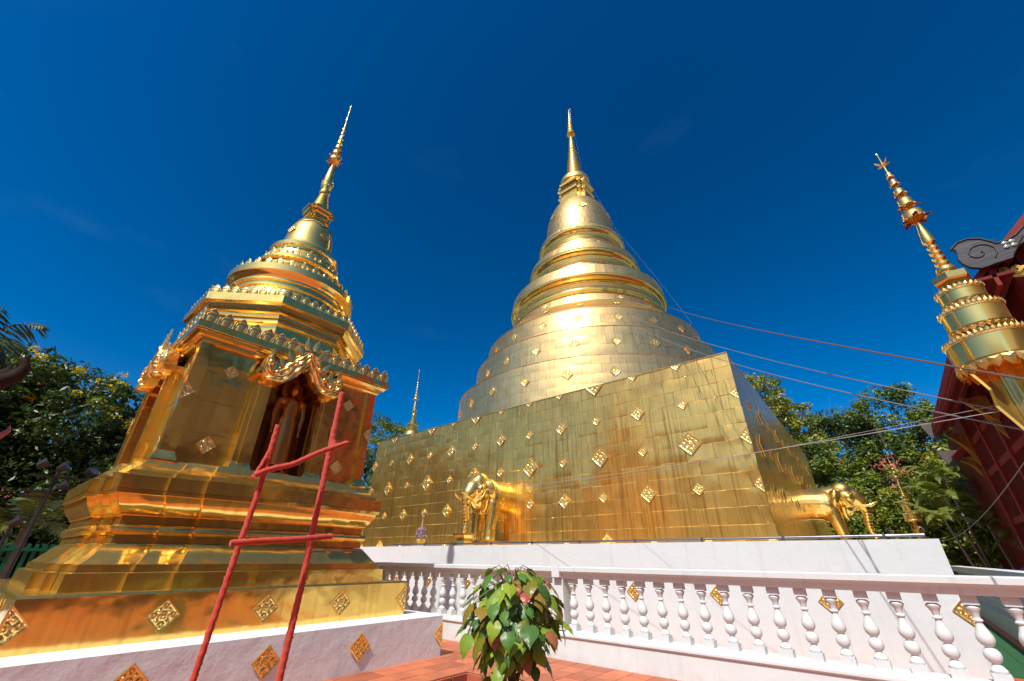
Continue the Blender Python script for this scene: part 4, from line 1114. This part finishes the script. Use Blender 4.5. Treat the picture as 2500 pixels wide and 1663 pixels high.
# ------------------------------------------------------------------ trees
def leaf_cloud(name, centers, radii, per, size, mats, parent, seed, mshare=(1.0,), flat=.35, drop=0.0):
    """many folded leaf faces scattered through clumps; centers (n,3), radii (n,)"""
    r = np.random.default_rng(seed); n = len(centers) * per
    c = np.repeat(np.asarray(centers), per, 0); rr = np.repeat(np.asarray(radii), per)
    d = r.normal(size=(n, 3)); d /= np.linalg.norm(d, axis=1)[:, None]
    p = c + d * (rr * r.uniform(.25, 1.0, n) ** .6)[:, None] * np.array([1, 1, .72]); p[:, 2] -= drop * r.uniform(0, 1, n)
    nrm = d * .6 + r.normal(size=(n, 3)) * .6 + np.array([0, 0, flat + .35]); nrm /= np.linalg.norm(nrm, axis=1)[:, None]
    ax = r.normal(size=(n, 3)); ax -= nrm * (ax * nrm).sum(1)[:, None]; ax /= np.linalg.norm(ax, axis=1)[:, None]
    bx = np.cross(nrm, ax); s = size * r.uniform(.6, 1.3, n)[:, None]
    v = np.empty((n, 4, 3)); v[:, 0] = p - ax*s; v[:, 1] = p + bx*s*.42 - nrm*s*.12; v[:, 2] = p + ax*s; v[:, 3] = p - bx*s*.42 - nrm*s*.12
    me = bpy.data.meshes.new(name); me.vertices.add(n*4); me.vertices.foreach_set("co", v.reshape(-1))
    me.loops.add(n*6); me.polygons.add(n*2)
    b = (np.arange(n)*4)[:, None]; me.loops.foreach_set("vertex_index", (b + np.array([0,1,2,0,2,3])).reshape(-1).astype(np.int32))
    me.polygons.foreach_set("loop_start", np.arange(n*2, dtype=np.int32)*3); me.polygons.foreach_set("loop_total", np.full(n*2, 3, np.int32))
    for m_ in mats: me.materials.append(m_)
    if len(mats) > 1:
        k = r.choice(len(mats), len(centers), p=mshare); me.polygons.foreach_set("material_index", np.repeat(np.repeat(k, per), 2).astype(np.int32))
    me.update(calc_edges=True); me.validate()
    return add(name, me, parent)

def make_tree(name, loc, blobs, label, mats, mshare=(1.0,), nclump=90, per=70, size=.16, crad=.75, seed=1, trunk=.28, group=None, bare=0, flower=None):
    """blobs: list of (x,y,z,rx,ry,rz) crown lobes relative to loc"""
    t_ = empty(name, loc, label=label, cat="tree", group=group); r = np.random.default_rng(seed)
    vol = np.array([b[3]*b[4]*b[5] for b in blobs]) ** .7; vol /= vol.sum(); cs = []; rs = []
    for k in range(nclump):
        b = blobs[r.choice(len(blobs), p=vol)]; d = r.normal(size=3); d /= np.linalg.norm(d); q = r.uniform(.35, 1.0) ** .5
        cs.append((b[0]+d[0]*b[3]*q, b[1]+d[1]*b[4]*q, max(.4, b[2]+d[2]*b[5]*q))); rs.append(crad * r.uniform(.55, 1.25))
    leaf_cloud("crown", cs, rs, per, size, mats, t_, seed, mshare)
    m = MB(); top = np.mean([b[:3] for b in blobs], 0); hz = min(b[2]-b[5]*.7 for b in blobs)
    fork = Vector((top[0]*.3, top[1]*.3, max(1.2, hz))); base = Vector((0, 0, -.5))
    m.tube([base, base.lerp(fork, .35)+Vector((.1,.05,0)), fork], [trunk*1.35, trunk, trunk*.8], 9)
    pick = r.choice(len(cs), min(len(cs), 22), replace=False)
    for i in pick:
        e = Vector(cs[i]); mid = fork.lerp(e, .5) + Vector(r.normal(size=3))*.35; m.tube([fork - Vector((0,0,.2)), fork.lerp(mid, .5)+Vector(r.normal(size=3))*.12, mid, e], [trunk*.5, trunk*.34, trunk*.2, .03], 6)
    for i in range(bare):
        e = Vector(cs[r.integers(len(cs))]); e2 = e + Vector((r.normal()*.8, r.normal()*.8, abs(r.normal())*1.3+.3)); m.tube([e, e.lerp(e2, .5)+Vector(r.normal(size=3))*.15, e2], [.03, .02, .006], 5)
    m.build("trunk", BARK, t_, 60)
    if flower is not None:
        hi = sorted(range(len(cs)), key=lambda i: -(cs[i][2] + np.hypot(cs[i][0]-top[0], cs[i][1]-top[1])*.4))[:flower]
        leaf_cloud("blossoms", [(cs[i][0]+r.normal()*.3, cs[i][1]+r.normal()*.3, cs[i][2]+rs[i]*.55) for i in hi], [.24]*len(hi), 34, .075, [FLOWER_YEL], t_, seed+5)
    return t_
GT = "trees beyond the right side of the great chedi"
make_tree("leafy_tree", (-5.2, 36.5, -.4), [(0,0,12.2,2.6,2.6,3.2),(.8,-.5,8.6,3.2,2.6,3.2),(-1.0,0,14.2,1.6,1.6,1.3),(1.6,0,11.5,1.8,1.5,1.2)], "loose yellow green tree showing over the right edge of the great gold block", [LEAF_YEL, LEAF_MID], (.7,.3), 210, 96, 0.129, .58, 11, .30, GT, 26)
make_tree("leafy_tree", (-1.6, 42, -.4), [(0,0,9.6,3.6,3,3.4),(-1,0,5.0,3.9,3,3.4),(1.5,0,11,2,2,1.6)], "dense dark green tree right of the yellow green one, behind the right elephant", [LEAF_DARK, LEAF_MID], (.65,.35), 230, 112, 0.144, .85, 12, .35, GT, 10)
make_tree("leafy_tree", (2.6, 39, -.4), [(0,0,10.9,2.5,2.4,2.2),(-.6,0,6.6,3.4,2.8,3.2),(1.5,0,8.6,2.2,2.0,1.8),(0,0,3,3.4,2.5,2.4)], "tallest tree between the distant gold umbrella and the red hall eave", [LEAF_MID, LEAF_DARK], (.6,.4), 240, 105, 0.137, .75, 13, .36, GT, 16)
make_tree("leafy_tree", (6.2, 41, -.4), [(0,0,7.9,3.0,2.6,3.4),(-1.5,0,4.5,3.2,3,3.4)], "dark tree partly hidden behind the far eave of the red hall", [LEAF_DARK, LEAF_MID], (.75,.25), 180, 105, 0.144, .85, 14, .3, GT, 16)
make_tree("leafy_tree", (.6, 32.5, -.4), [(0,0,3.8,2.6,1.8,2.6),(-2.2,.3,3.2,2.2,1.8,2.8),(1.8,0,3.0,1.8,1.6,2.4)], "low mid green bushy tree right behind the distant gold umbrella", [LEAF_MID, LEAF_YEL], (.7,.3), 230, 105, 0.114, .62, 15, .16, GT)
make_tree("leafy_tree", (3.6, 31.0, -.4), [(0,0,4.2,1.9,1.5,2.8),(.6,.5,6.2,1.5,1.3,1.4)], "bushy tree with bright tips behind the slender palms", [LEAF_MID, LEAF_YEL], (.55,.45), 160, 105, 0.114, .6, 16, .16, GT)
make_tree("leafy_tree", (-3.4, 34.5, -.4), [(0,0,6.4,2.4,2,3.0),(.4,0,3,2.6,1.8,2.6)], "shaded tree behind the back of the right elephant", [LEAF_DARK, LEAF_MID], (.5,.5), 190, 105, 0.122, .66, 17, .2, GT, 4)
make_tree("leafy_tree", (7.0, 34, -.4), [(0,0,3.6,3.6,2.0,3.4)], "dark shrubby tree in the shade behind the red hall", [LEAF_DARK], (1.0,), 150, 96, 0.137, .75, 18, .16, GT)
GL = "trees left of the small chedi"
make_tree("flowering_tree", (-27.5, .6, -.4), [(0,0.2,7.0,3.4,3.2,2.6),(.5,-3.4,5.6,3.0,3.2,2.8),(.5,3.2,5.0,2.8,2.6,2.8),(0,0,3.2,4.0,6.0,2.8),(0,-1.0,8.6,1.6,1.4,1.1)], "big dark tree dotted with yellow blossoms left of the small chedi", [LEAF_DARK, LEAF_MID], (.8,.2), 620, 121, 0.144, .8, 21, .4, GL, 20, 150)
make_tree("leafy_tree", (-32, -7, -.4), [(0,0,5.0,4,4,4.5)], "dark tree at the left edge behind the palm", [LEAF_DARK], (1.0,), 260, 105, 0.167, 1.0, 22, .4, GL)
make_tree("leafy_tree", (-36, 23.2, -.4), [(0,0,11.6,3.6,3.4,2.9),(-.5,-1.2,7.4,3.6,3.2,3.4)], "small leaved tree between the small chedi and the great chedi", [LEAF_MID, LEAF_DARK], (.5,.5), 220, 105, 0.122, .72, 23, .3, GL, 10)
make_tree("leafy_tree", (-33, 9, -.4), [(0,0,5,4,5,4.4)], "low dark tree glimpsed behind the right shoulder of the small chedi", [LEAF_DARK, LEAF_MID], (.7,.3), 200, 96, 0.152, .9, 24, .3, GL)
# unseen trees around the viewpoint, added so the gilding mirrors dark foliage
GB = "trees behind the viewpoint mirrored in the gold"
for k, (x, y, h) in enumerate(((-42,-10,16),(-50,-2,17),(-56,-18,19),(-46,-22,18),(16,-16,13),(20,-3,18),(20,5,18),(21,13,18))):
    make_tree("leafy_tree", (x, y, -.4), [(0,0,h*.55,5.0,4.8,h*.42),(0,0,h*.25,4.8,4.4,h*.24)], ["dark tree nearest on the far left behind the viewpoint","dark tree farthest left beside the yard wall","tallest tree far left behind the viewpoint","dark tree behind the left end of the dark roofed hall","dark tree right behind the viewpoint beside the hall yard","tall tree rising behind the dark brown hall, southern one","tall tree rising behind the middle of the dark brown hall","tall tree behind the gable of the red hall"][k], [LEAF_DARK, LEAF_MID], (.8,.2), 170, 60, .36, 1.4, 40+k, .4, GB)

# ------------------------------------------------------------------ palms
def frond(m, base, d, L, sag, n=22, leaf=.5, w=.03, up0=.5, hang=.35):
    d = Vector(d).normalized(); side = d.cross(upv).normalized(); pts = []
    for i in range(n+1):
        q = i/n; pts.append(Vector(base) + d*L*q*(1-.18*q) + upv*(up0*L*q - sag*L*q*q))
    m.tube(pts, [.03*(1-q/n*.8)*L/2 for q in range(n+1)], 5)
    for i in range(2, n+1):
        q = i/n; tdir = (pts[i]-pts[i-1]).normalized(); ll = leaf*L*math.sin(math.pi*min(.96, q*.85+.14))*.62
        for s in (-1, 1):
            o = side*s; tip = pts[i] + (o*.8 + tdir*.65 - upv*hang*random.uniform(.6,1.3)).normalized()*ll*random.uniform(.8,1.1)
            mid = (pts[i]+tip)/2 + upv*.05*ll; ww = tdir*w*L
            m.add([pts[i]-ww*.5, pts[i]+ww*.5, mid+ww*.7, tip, mid-ww*.7], [(0,1,2,4),(4,2,3)])
def make_palm(loc, h, nf, L, label, mat=PALM_LEAF, group=None, r=.07, lean=(0,0), seed=0, sag=.9, leaf=.5, up0=.5, hang=.35):
    random.seed(seed); p = empty("palm_tree", loc, label=label, cat="palm", group=group)
    top = Vector((lean[0], lean[1], h)); m = MB(); m.tube([(0,0,-.4), top*.5+Vector((lean[0]*.1,0,0)), top], [r*1.2, r, r*.8], 8); m.build("trunk", PALM_BARK, p, 60)
    for k in range(nf):
        a = 2*math.pi*k/nf + random.uniform(-.25,.25); m = MB(); u = random.uniform(-.15, .7)
        frond(m, top, (math.cos(a), math.sin(a), 0), L*random.uniform(.8,1.15), sag*random.uniform(.7,1.2), 18, leaf, .042 if mat is PALM_LEAF else .026, up0+u, hang); m.build("frond", mat, p)
    return p
GP = "slender palms by the red hall"
make_palm((2.45, 26.0, 0), 2.9, 9, 1.5, "slender palm nearest the white terrace corner", PALM_LEAF, GP, .05, (-.5,0), 1)
make_palm((2.9, 27.2, 0), 3.9, 9, 1.6, "tallest slender palm before the dark trees right of the distant umbrella", PALM_LEAF, GP, .05, (-.55,0), 2)
make_palm((3.5, 26.6, 0), 2.7, 10, 1.5, "slender palm with drooping yellowed fronds in the middle of the palm row", PALM_LEAF, GP, .06, (-.3,0), 3)
make_palm((3.05, 29.0, 0), 5.0, 9, 1.5, "slender palm behind the others reaching the lower hall roof", PALM_LEAF, GP, .05, (-.3,0), 4)
make_palm((3.9, 25.6, 0), 2.2, 9, 1.2, "short slender palm closest to the hall post", PALM_LEAF, GP, .05, (-.3,0), 5)
make_palm((-.9, 30.5, 0), 1.0, 10, 1.8, "low palm with pale fronds between the right elephant and the distant umbrella", PALM_LEAF, GP, .08, (0,0), 6, .6)
make_palm((-17.0, -2.1, 0), 5.9, 24, 1.7, "tall dark palm whose fronds enter at the left edge", PALM_DARK, "palms at the left edge", .16, (.2,.2), 7, 1.15, .62, .75, 1.0)
make_palm((-17.5, 1.0, 0), 2.0, 10, 1.7, "low palm beside the floodlight pole left of the small chedi", PALM_LEAF, "palms at the left edge", .09, (0,0), 8, .6)
make_palm((-15.2, 1.2, 0), .5, 9, 1.5, "ground hugging palm at the foot of the small chedi on the left", PALM_LEAF, "palms at the left edge", .09, (0,0), 9, .6)
random.seed(99)

# ------------------------------------------------------------------ bodhi sapling in the planting bed
pt = empty("bodhi_sapling", (-2.45, 2.97, -.40), label="bushy heart leaved sapling with coppery young leaves in the centre foreground", cat="plant")
def heart():
    m = MB(); out = []
    ts = np.linspace(0, 1, 12)
    def wid(v):  # half width along length, v 0 base..1 tip
        return float(np.interp(v, [-.08,-.05,0,.08,.18,.30,.42,.55,.68,.78,.86,.92,.97,1.0], [.16,.24,.32,.40,.44,.43,.39,.32,.22,.13,.065,.03,.015,.004]))
    vs_ = [-.0,.06,.14,.24,.34,.45,.56,.67,.77,.85,.91,.96,1.0]; P = []
    for v_ in vs_:
        row = []
        for u in (-1,-.66,-.33,0,.33,.66,1):
            w_ = wid(v_)
            lobe = -.10*math.sin(math.pi*min(1,abs(u)))*max(0, 1-v_/.16)
            row.append((u*w_, v_ + lobe, -.16*abs(u)**1.3*w_*2*.55 + .10*math.sin(v_*2.2) - .22*v_*v_ + .02*math.cos(v_*20)*abs(u)))
        P.append(row)
    m.grid(P)
    return m
leafM = []
hm = heart()
for mt in BODHI: leafM.append(hm.mesh("leaf", mt, 179))
R_ = np.random.default_rng(5); stems = MB(); placed = []
cc = Vector((0, 0, 1.33))
tries = 0
while len(placed) < 250 and tries < 9000:
    tries += 1
    a = R_.uniform(0, 2*math.pi); el = math.asin(R_.uniform(-.75, .98)); q = R_.uniform(.55, 1.0)
    z = math.sin(el); rh = .35 if z > 0 else .40
    rr = rh * abs(math.cos(el)) ** .55 * q * (1.0 if z > -.3 else .72)
    p = Vector((rr*math.cos(a), rr*math.sin(a), cc.z + z*.38*q + .05))
    if any((p - o_).length < .055 for o_ in placed): continue
    placed.append(p)
for k in range(60):
    a = R_.uniform(0, 6.28); r0 = R_.uniform(.08, .24); placed.append(Vector((r0*math.cos(a), r0*math.sin(a), R_.uniform(.52, 1.0))))
for p in placed:
    out = Vector((p.x, p.y, 0)); hr = out.length; out = out.normalized() if hr > .02 else Vector((1,0,0))
    hi = (p.z - cc.z) / .42
    nrm = (out*(1.0 - .25*max(0,hi)) + upv*(.45 + .5*max(0,hi)) + Vector(R_.normal(size=3))*.28).normalized()
    down = (-upv + out*(.25 + .3*max(0, hi)) + Vector(R_.normal(size=3))*.22); down = (down - nrm*down.dot(nrm)).normalized()
    right = down.cross(nrm).normalized()
    L = R_.uniform(.08, .165) * (1.0 if hi < .6 else .85)
    pr = [.44,.40,.12,.04] if hi < .45 else [.24,.54,.12,.10]
    kind = R_.choice(4, p=pr)
    if kind == 3: L *= .75
    add("leaf", leafM[kind], pt, mw=frame(p, right, down, nrm, L))
    b = p - out*.09 + upv*.03; s0 = Vector((b.x*.35, b.y*.35, b.z - .14))
    stems.tube([s0, s0.lerp(b, .6) + upv*.02, b, p], [.006,.005,.003,.0025], 5)
stems.build("twigs", STEM, pt, 60)
m = MB(); m.tube([(0,0,-.05),(.01,.01,.4),(0,0,.9),(.02,0,1.35),(0,.02,1.6)], [.035,.03,.025,.016,.006], 9)
for k in range(9):
    a = k*2.4; z0 = .75 + .08*k; m.tube([(0,0,z0),(.12*math.cos(a), .12*math.sin(a), z0+.13),(.26*math.cos(a), .26*math.sin(a), z0+.18)], [.014,.010,.005], 6)
m.build("stem", STEM, pt, 60)

# ------------------------------------------------------------------ red cloth-wrapped frame
ld = empty("cloth_wrapped_frame", (-3.2, 1.35, 0), label="prop frame of two poles and two crooked rungs wrapped in red cloth", cat="prop frame")
def wrap(name, pts, r, seed):
    rr = np.random.default_rng(seed); m = MB(); P3 = [Vector(p) - Vector((-3.2, 1.35, 0)) for p in pts]
    Q = []; L = [0]
    for i in range(len(P3)-1): L.append(L[-1] + (P3[i+1]-P3[i]).length)
    n = max(30, int(L[-1]/.012)); nr = 18
    arr = np.array([tuple(p) for p in P3]); tt = np.linspace(0, L[-1], n)
    C_ = np.stack([np.interp(tt, L, arr[:, k]) for k in range(3)], 1)
    ker = np.ones(9)/9
    for k in range(3): C_[4:-4, k] = np.convolve(C_[:, k], ker, 'valid')
    vs_ = []; T0 = Vector(C_[1]-C_[0]).normalized(); U = T0.cross(Vector((1, 0, .1))).normalized(); pitch_ = rr.uniform(.05, .06)
    lump = np.interp(tt, np.linspace(0, L[-1], 12), rr.normal(0, .025, 12))
    for i in range(n):
        T_ = Vector(C_[min(i+1, n-1)] - C_[max(i-1, 0)]).normalized(); U = (U - T_*U.dot(T_)).normalized(); V = T_.cross(U)
        for k in range(nr):
            a = 2*math.pi*k/nr; ph = (tt[i]/pitch_ - a/(2*math.pi)) % 1.0
            ph2 = (tt[i]/(pitch_*.43) - a/(2*math.pi)*1 + .3) % 1.0
            rad_ = r*(1 + lump[i]) + .004*(ph**3.0) + .0012*math.sin(ph2*6.28 + tt[i]*9) + rr.normal(0, .0005)
            vs_.append(Vector(C_[i]) + (U*math.cos(a) + V*math.sin(a))*rad_)
    fs = [(i*nr+k, i*nr+(k+1)%nr, (i+1)*nr+(k+1)%nr, (i+1)*nr+k) for i in range(n-1) for k in range(nr)]
    fs += [tuple(range(nr))[::-1], tuple((n-1)*nr+k for k in range(nr))]
    m.add(vs_, fs); return m.build(name, RED_CLOTH, ld, 50)
wrap("pole", [(-3.2,1.05,-.01),(-3.2,1.104,.78),(-3.2,1.143,1.433),(-3.2,1.171,1.767),(-3.2,1.178,2.243)], .0165, 1)
wrap("pole", [(-3.2,1.57,-.01),(-3.2,1.59,.71),(-3.2,1.607,1.253),(-3.2,1.603,1.551),(-3.2,1.605,2.126),(-3.2,1.606,2.62)], .020, 2)
wrap("rung", [(-3.145,1.072,1.466),(-3.14,1.221,1.481),(-3.135,1.439,1.497),(-3.13,1.571,1.511),(-3.13,1.718,1.528)], .018, 3)
wrap("rung", [(-3.145,1.098,1.872),(-3.14,1.183,1.926),(-3.135,1.316,1.972),(-3.13,1.488,2.09),(-3.13,1.614,2.157),(-3.13,1.703,2.204)], .018, 4)
wrap("twig_stub", [(-3.18,1.105,1.86),(-3.19,1.14,1.95),(-3.2,1.172,2.06)], .012, 6)
wrap("twig_stub", [(-3.16,1.615,2.16),(-3.19,1.60,2.22),(-3.2,1.603,2.32)], .021, 7)

# ------------------------------------------------------------------ cables and threads
def cable(name, a, b, sag, r, mat, label, group=None, n=30):
    a, b = Vector(a), Vector(b); m = MB()
    m.tube([a.lerp(b, k/n) - upv*sag*4*(k/n)*(1-k/n) for k in range(n+1)], r, 6)
    o = m.build(name, mat, None, 60); tag(o, label, "cable", group); return o
GC = "cables strung from the great chedi"
cable("cable", (-5.75, 20.4, 13.75), (1.18, 4.60, 2.55), .15, .010, ROPE_DARK, "dark twisted cable from the lowest chedi ring passing before the gold umbrella", GC)
cable("cable", (-7.1, 16.6, 12.3), (1.30, 5.78, 2.56), .35, .008, ROPE_GREY, "grey cable from the chedi, upper of the two meeting the umbrella pole", GC)
cable("cable", (-7.4, 16.3, 12.25), (1.28, 5.78, 2.42), .55, .008, ROPE_GREY, "grey cable from the chedi, lower of the two meeting the umbrella pole", GC)
cable("thread", (-10.0, 9.42, 3.20), (1.26, 5.80, 2.66), .10, .004, THREAD, "white thread from the front elephant tusk to the umbrella pole", GC)
cable("thread", (-9.6, 11.2, 3.35), (1.27, 5.80, 2.72), .10, .0025, THREAD, "thinner white thread running above the other across the gold wall", GC)
cable("cable", (1.30, 5.80, 2.40), (1.06, 27.9, 2.55), .55, .0045, ROPE_GREY, "slack grey cable hanging from the near umbrella pole to the distant umbrella", GC)
m = MB()
a, b = Vector((MX+.3, MY+.05, 31.0)), Vector((MX+5.9, MY-1.2, 12.6))
for k, (p, q) in enumerate([((MX+.36, MY-.05, 30.9), (MX+.75, MY-.15, 26.0)), ((MX+.75, MY-.15, 26.0), (MX+1.15, MY-.2, 24.8)), ((MX+1.15, MY-.2, 24.8), (MX+2.70, MY-.3, 19.3)), ((MX+2.70, MY-.3, 19.3), (MX+4.55, MY-.4, 14.8)), ((MX+4.55, MY-.4, 14.8), (MX+5.85, MY-.5, 11.4))]):
    m.tube([p, q], .0035, 5)
tag(m.build("lightning_cable", ROPE_GREY), "thin lightning cable running down the right side of the great chedi spire", "cable", GC)

# ------------------------------------------------------------------ floodlights
def floodlight(loc, h, lamps, label, group="floodlight poles"):
    f = empty("floodlight_pole", loc, label=label, cat="floodlight", group=group)
    m = MB(); m.tube([(0,0,-.4),(0,0,h)], .035, 8); m.build("pole", DARK_METAL, f, 60)
    for (x, y, z, tz) in lamps:
        l = empty("lamp", (x, y, z)); l.parent = f; l.rotation_euler = (0, rad(-35), 1.15 + tz)
        m = MB(); P = []
        for i in range(4):
            q = i/3; s = .5+.5*q; P.append([(.16*q-.06, .15*s*math.cos(a*.7854), .11*s*math.sin(a*.7854)) for a in range(9)])
        m.grid(P); m.add([(-.06,.075*math.cos(a*.7854),.055*math.sin(a*.7854)) for a in range(8)], [tuple(range(8))[::-1]]); m.build("housing", DARK_METAL, l, 40)
        m = MB(); m.add([(.09,.14*math.cos(a*.7854),.10*math.sin(a*.7854)) for a in range(8)], [tuple(range(8))]); m.build("glass", GLASS, l)
    m = MB(); ys = [q[1] for q in lamps]
    for z in sorted({round(q[2], 1) for q in lamps}): m.box((-.03, min(ys)-.1, z-.19), (.03, max(ys)+.1, z-.15))
    m.build("crossbar", DARK_METAL, f)
    return f
floodlight((-13.2, .82, 0), 3.05, [(0,-.30,3.05,.2),(0,.02,3.02,0),(0,.48,2.98,-.4),(0,.15,2.66,.1),(0,.42,2.62,-.2)], "dark pole with five floodlights left of the small chedi")
floodlight((-13.6, .56, 0), 1.9, [(0,.02,1.95,.2)], "short pole with one lamp near the green fence at the left edge")
floodlight((1.10, 30.6, 0), 4.9, [(0,-.0,5.1,1.6),(.0,.0,4.45,1.6)], "floodlight pole behind the distant gold umbrella")
for f_ in [o for o in bpy.data.objects if o.name.startswith("floodlight_pole") and o.location.y > 20]:
    f_.rotation_euler = (0, 0, 0)
# ------------------------------------------------------------------ left edge: carved finials, fence
cf = empty("carved_roof_end", (-14, -1.6, 0), label="dark carved flame shaped roof end on a post at the left edge", cat="roof finial")
m = MB(); path = [(0,-.6,3.9),(0,.2,4.05),(0,.62,4.30),(0,.92,4.62),(0,1.08,4.80),(0,1.14,5.02),(0,1.06,5.22),(0,1.10,5.36)]
m.tube([Vector(p)+Vector((0,0,.10)) for p in path], [.34,.34,.25,.17,.14,.11,.06,.012], 12)
m.tube([(0,.55,4.55),(0,.66,4.74),(0,.66,4.90)], [.14,.08,.01], 8); m.tube([(0,.82,4.82),(0,.92,4.98),(0,.90,5.10)], [.11,.07,.01], 8); m.tube([(0,.75,4.35),(0,.93,4.36),(0,1.0,4.45)], [.14,.08,.01], 8)
for k in range(5): m.tube([(.27-.04*k,.0+.1*k,4.1+.05*k),(.24-.03*k,.4+.1*k,4.3+.09*k),(.15-.02*k,.7+.06*k,4.6+.09*k)], [.03,.03,.012], 6)
body_obj("carving", m, WOOD_CARVED, cf, .03, 1)
m = MB(); m.box((-.2,-.9,-.4),(.2,-.5,4.2)); m.build("post", WOOD_CARVED, cf)
cf2 = empty("carved_roof_end", (-14, -1.0, 0), label="small faded pink flame shaped finial at the left edge", cat="roof finial")
m = MB(); m.tube([(0,.2,3.25),(0,.5,3.42),(0,.72,3.58),(0,.82,3.74),(0,.80,3.86)], [.10,.09,.07,.045,.006], 10); m.tube([(0,.6,3.5),(0,.66,3.64),(0,.63,3.72)], [.05,.03,.005], 8); m.tube([(0,.45,3.4),(0,.5,3.55),(0,.47,3.62)], [.05,.03,.005], 8)
m.build("carving", PINK, cf2, 60)
m = MB(); m.box((-.08,.05,-.4),(.08,.25,3.3)); m.build("post", PINK, cf2)
fe = empty("green_fence", (-15.5, 0, -.4), label="green slatted metal fence low at the left edge", cat="fence")
for k in range(34):
    m = MB(); m.box((-.015, -2.2+.13*k, 0), (.015, -2.13+.13*k, 2.0)); m.build("slat", GREEN_METAL, fe)
for z in (.25, 1.85): 
    m = MB(); m.box((.02,-2.3,z),(.05,2.3,z+.06)); m.build("rail", GREEN_METAL, fe)

# houses behind the trees; the two dark halls are unseen, added for reflections
def house(loc, rz, w, d, h, rh, label, wallm, roofm=ROOF_TILE):
    hs_ = empty("house", loc, label=label, cat="house"); hs_.rotation_euler = (0,0,rz)
    m = MB(); m.box((-w/2,-d/2,0),(w/2,d/2,h)); m.build("wall", wallm, hs_)
    m = MB(); e_ = .5
    m.add([(-w/2-e_,-d/2-e_,h-.1),(w/2+e_,-d/2-e_,h-.1),(w/2+e_,d/2+e_,h-.1),(-w/2-e_,d/2+e_,h-.1),(-w/2-e_,0,h+rh),(w/2+e_,0,h+rh)], [(0,1,5,4),(2,3,4,5),(0,4,3),(1,2,5),(0,3,2,1)]); m.build("roof", roofm, hs_)
    for k in range(3):
        x = -w/2 + w*(k+.5)/3; m = MB(); m.box((x-.45,-d/2-.04,h*.35),(x+.45,-d/2+.02,h*.75)); m.build("window", DARK_METAL, hs_)
house((11.5, 0.5, -.45), math.pi/2, 20, 8, 6.0, 5.0, "dark brown timber hall to the right of the viewpoint, mirrored in the small chedi", ADDED_HALL_TIMBER, ADDED_HALL_ROOF)
house((-12, -22, -.45), math.pi, 40, 11, 5.0, 6.5, "long dark roofed hall behind the viewpoint, mirrored in the great gold wall", ADDED_HALL_TIMBER, ADDED_HALL_ROOF)
house((4.5, 54, -.45), 0, 14, 8, 7.5, 3.4, "orange roofed house glimpsed between the right trees", WOOD_RED)
house((-40, -2, -.45), math.pi/2, 12, 7, 4.0, 2.0, "pale low house behind the green fence on the left", WHITE_PAINT)

# stooping visitor beyond the right balustrade
pe = empty("person", (2.62, 20.5, -.012), label="person in a blue shirt stooping behind the right balustrade", cat="person")
m = MB()
for s in (-1, 1):
    m.capsule([(0,s*.10,.06),(.02,s*.10,.45),(0,s*.09,.82)], [.055,.065,.095], 10); m.ball((.07,s*.10,.04), (.13,.05,.045), 8, 6)
    m.capsule([(.45,s*.18,1.12),(.58,s*.20,.88),(.70,s*.12,.72)], [.055,.045,.035], 8); m.ball((.74,s*.10,.68), (.06,.04,.03), 8, 6)
m.ball((0,0,.88), (.15,.18,.15), 12, 8); m.capsule([(.02,0,.92),(.25,0,1.10),(.45,0,1.16)], [.16,.17,.16], 12); m.capsule([(.50,0,1.18),(.60,0,1.20)], [.06,.055], 8); m.ball((.70,0,1.20), (.12,.085,.10), 12, 8)
body_obj("body", m, SKIN, pe, .03, 3)
m = MB(); m.capsule([(.0,0,.95),(.25,0,1.11),(.46,0,1.17)], [.19,.205,.195], 14); m.build("shirt", BLUE_CLOTH, pe, 60)
m = MB(); m.ball((.70,0,1.24), (.13,.10,.09), 10, 8); m.build("hair", DARK_CLOTH, pe, 60)
m = MB()
for s in (-1, 1): m.tube([(0,s*.10,.10),(.02,s*.10,.45),(0,s*.09,.88)], [.08,.09,.125], 10)
m.build("trousers", DARK_CLOTH, pe, 60)
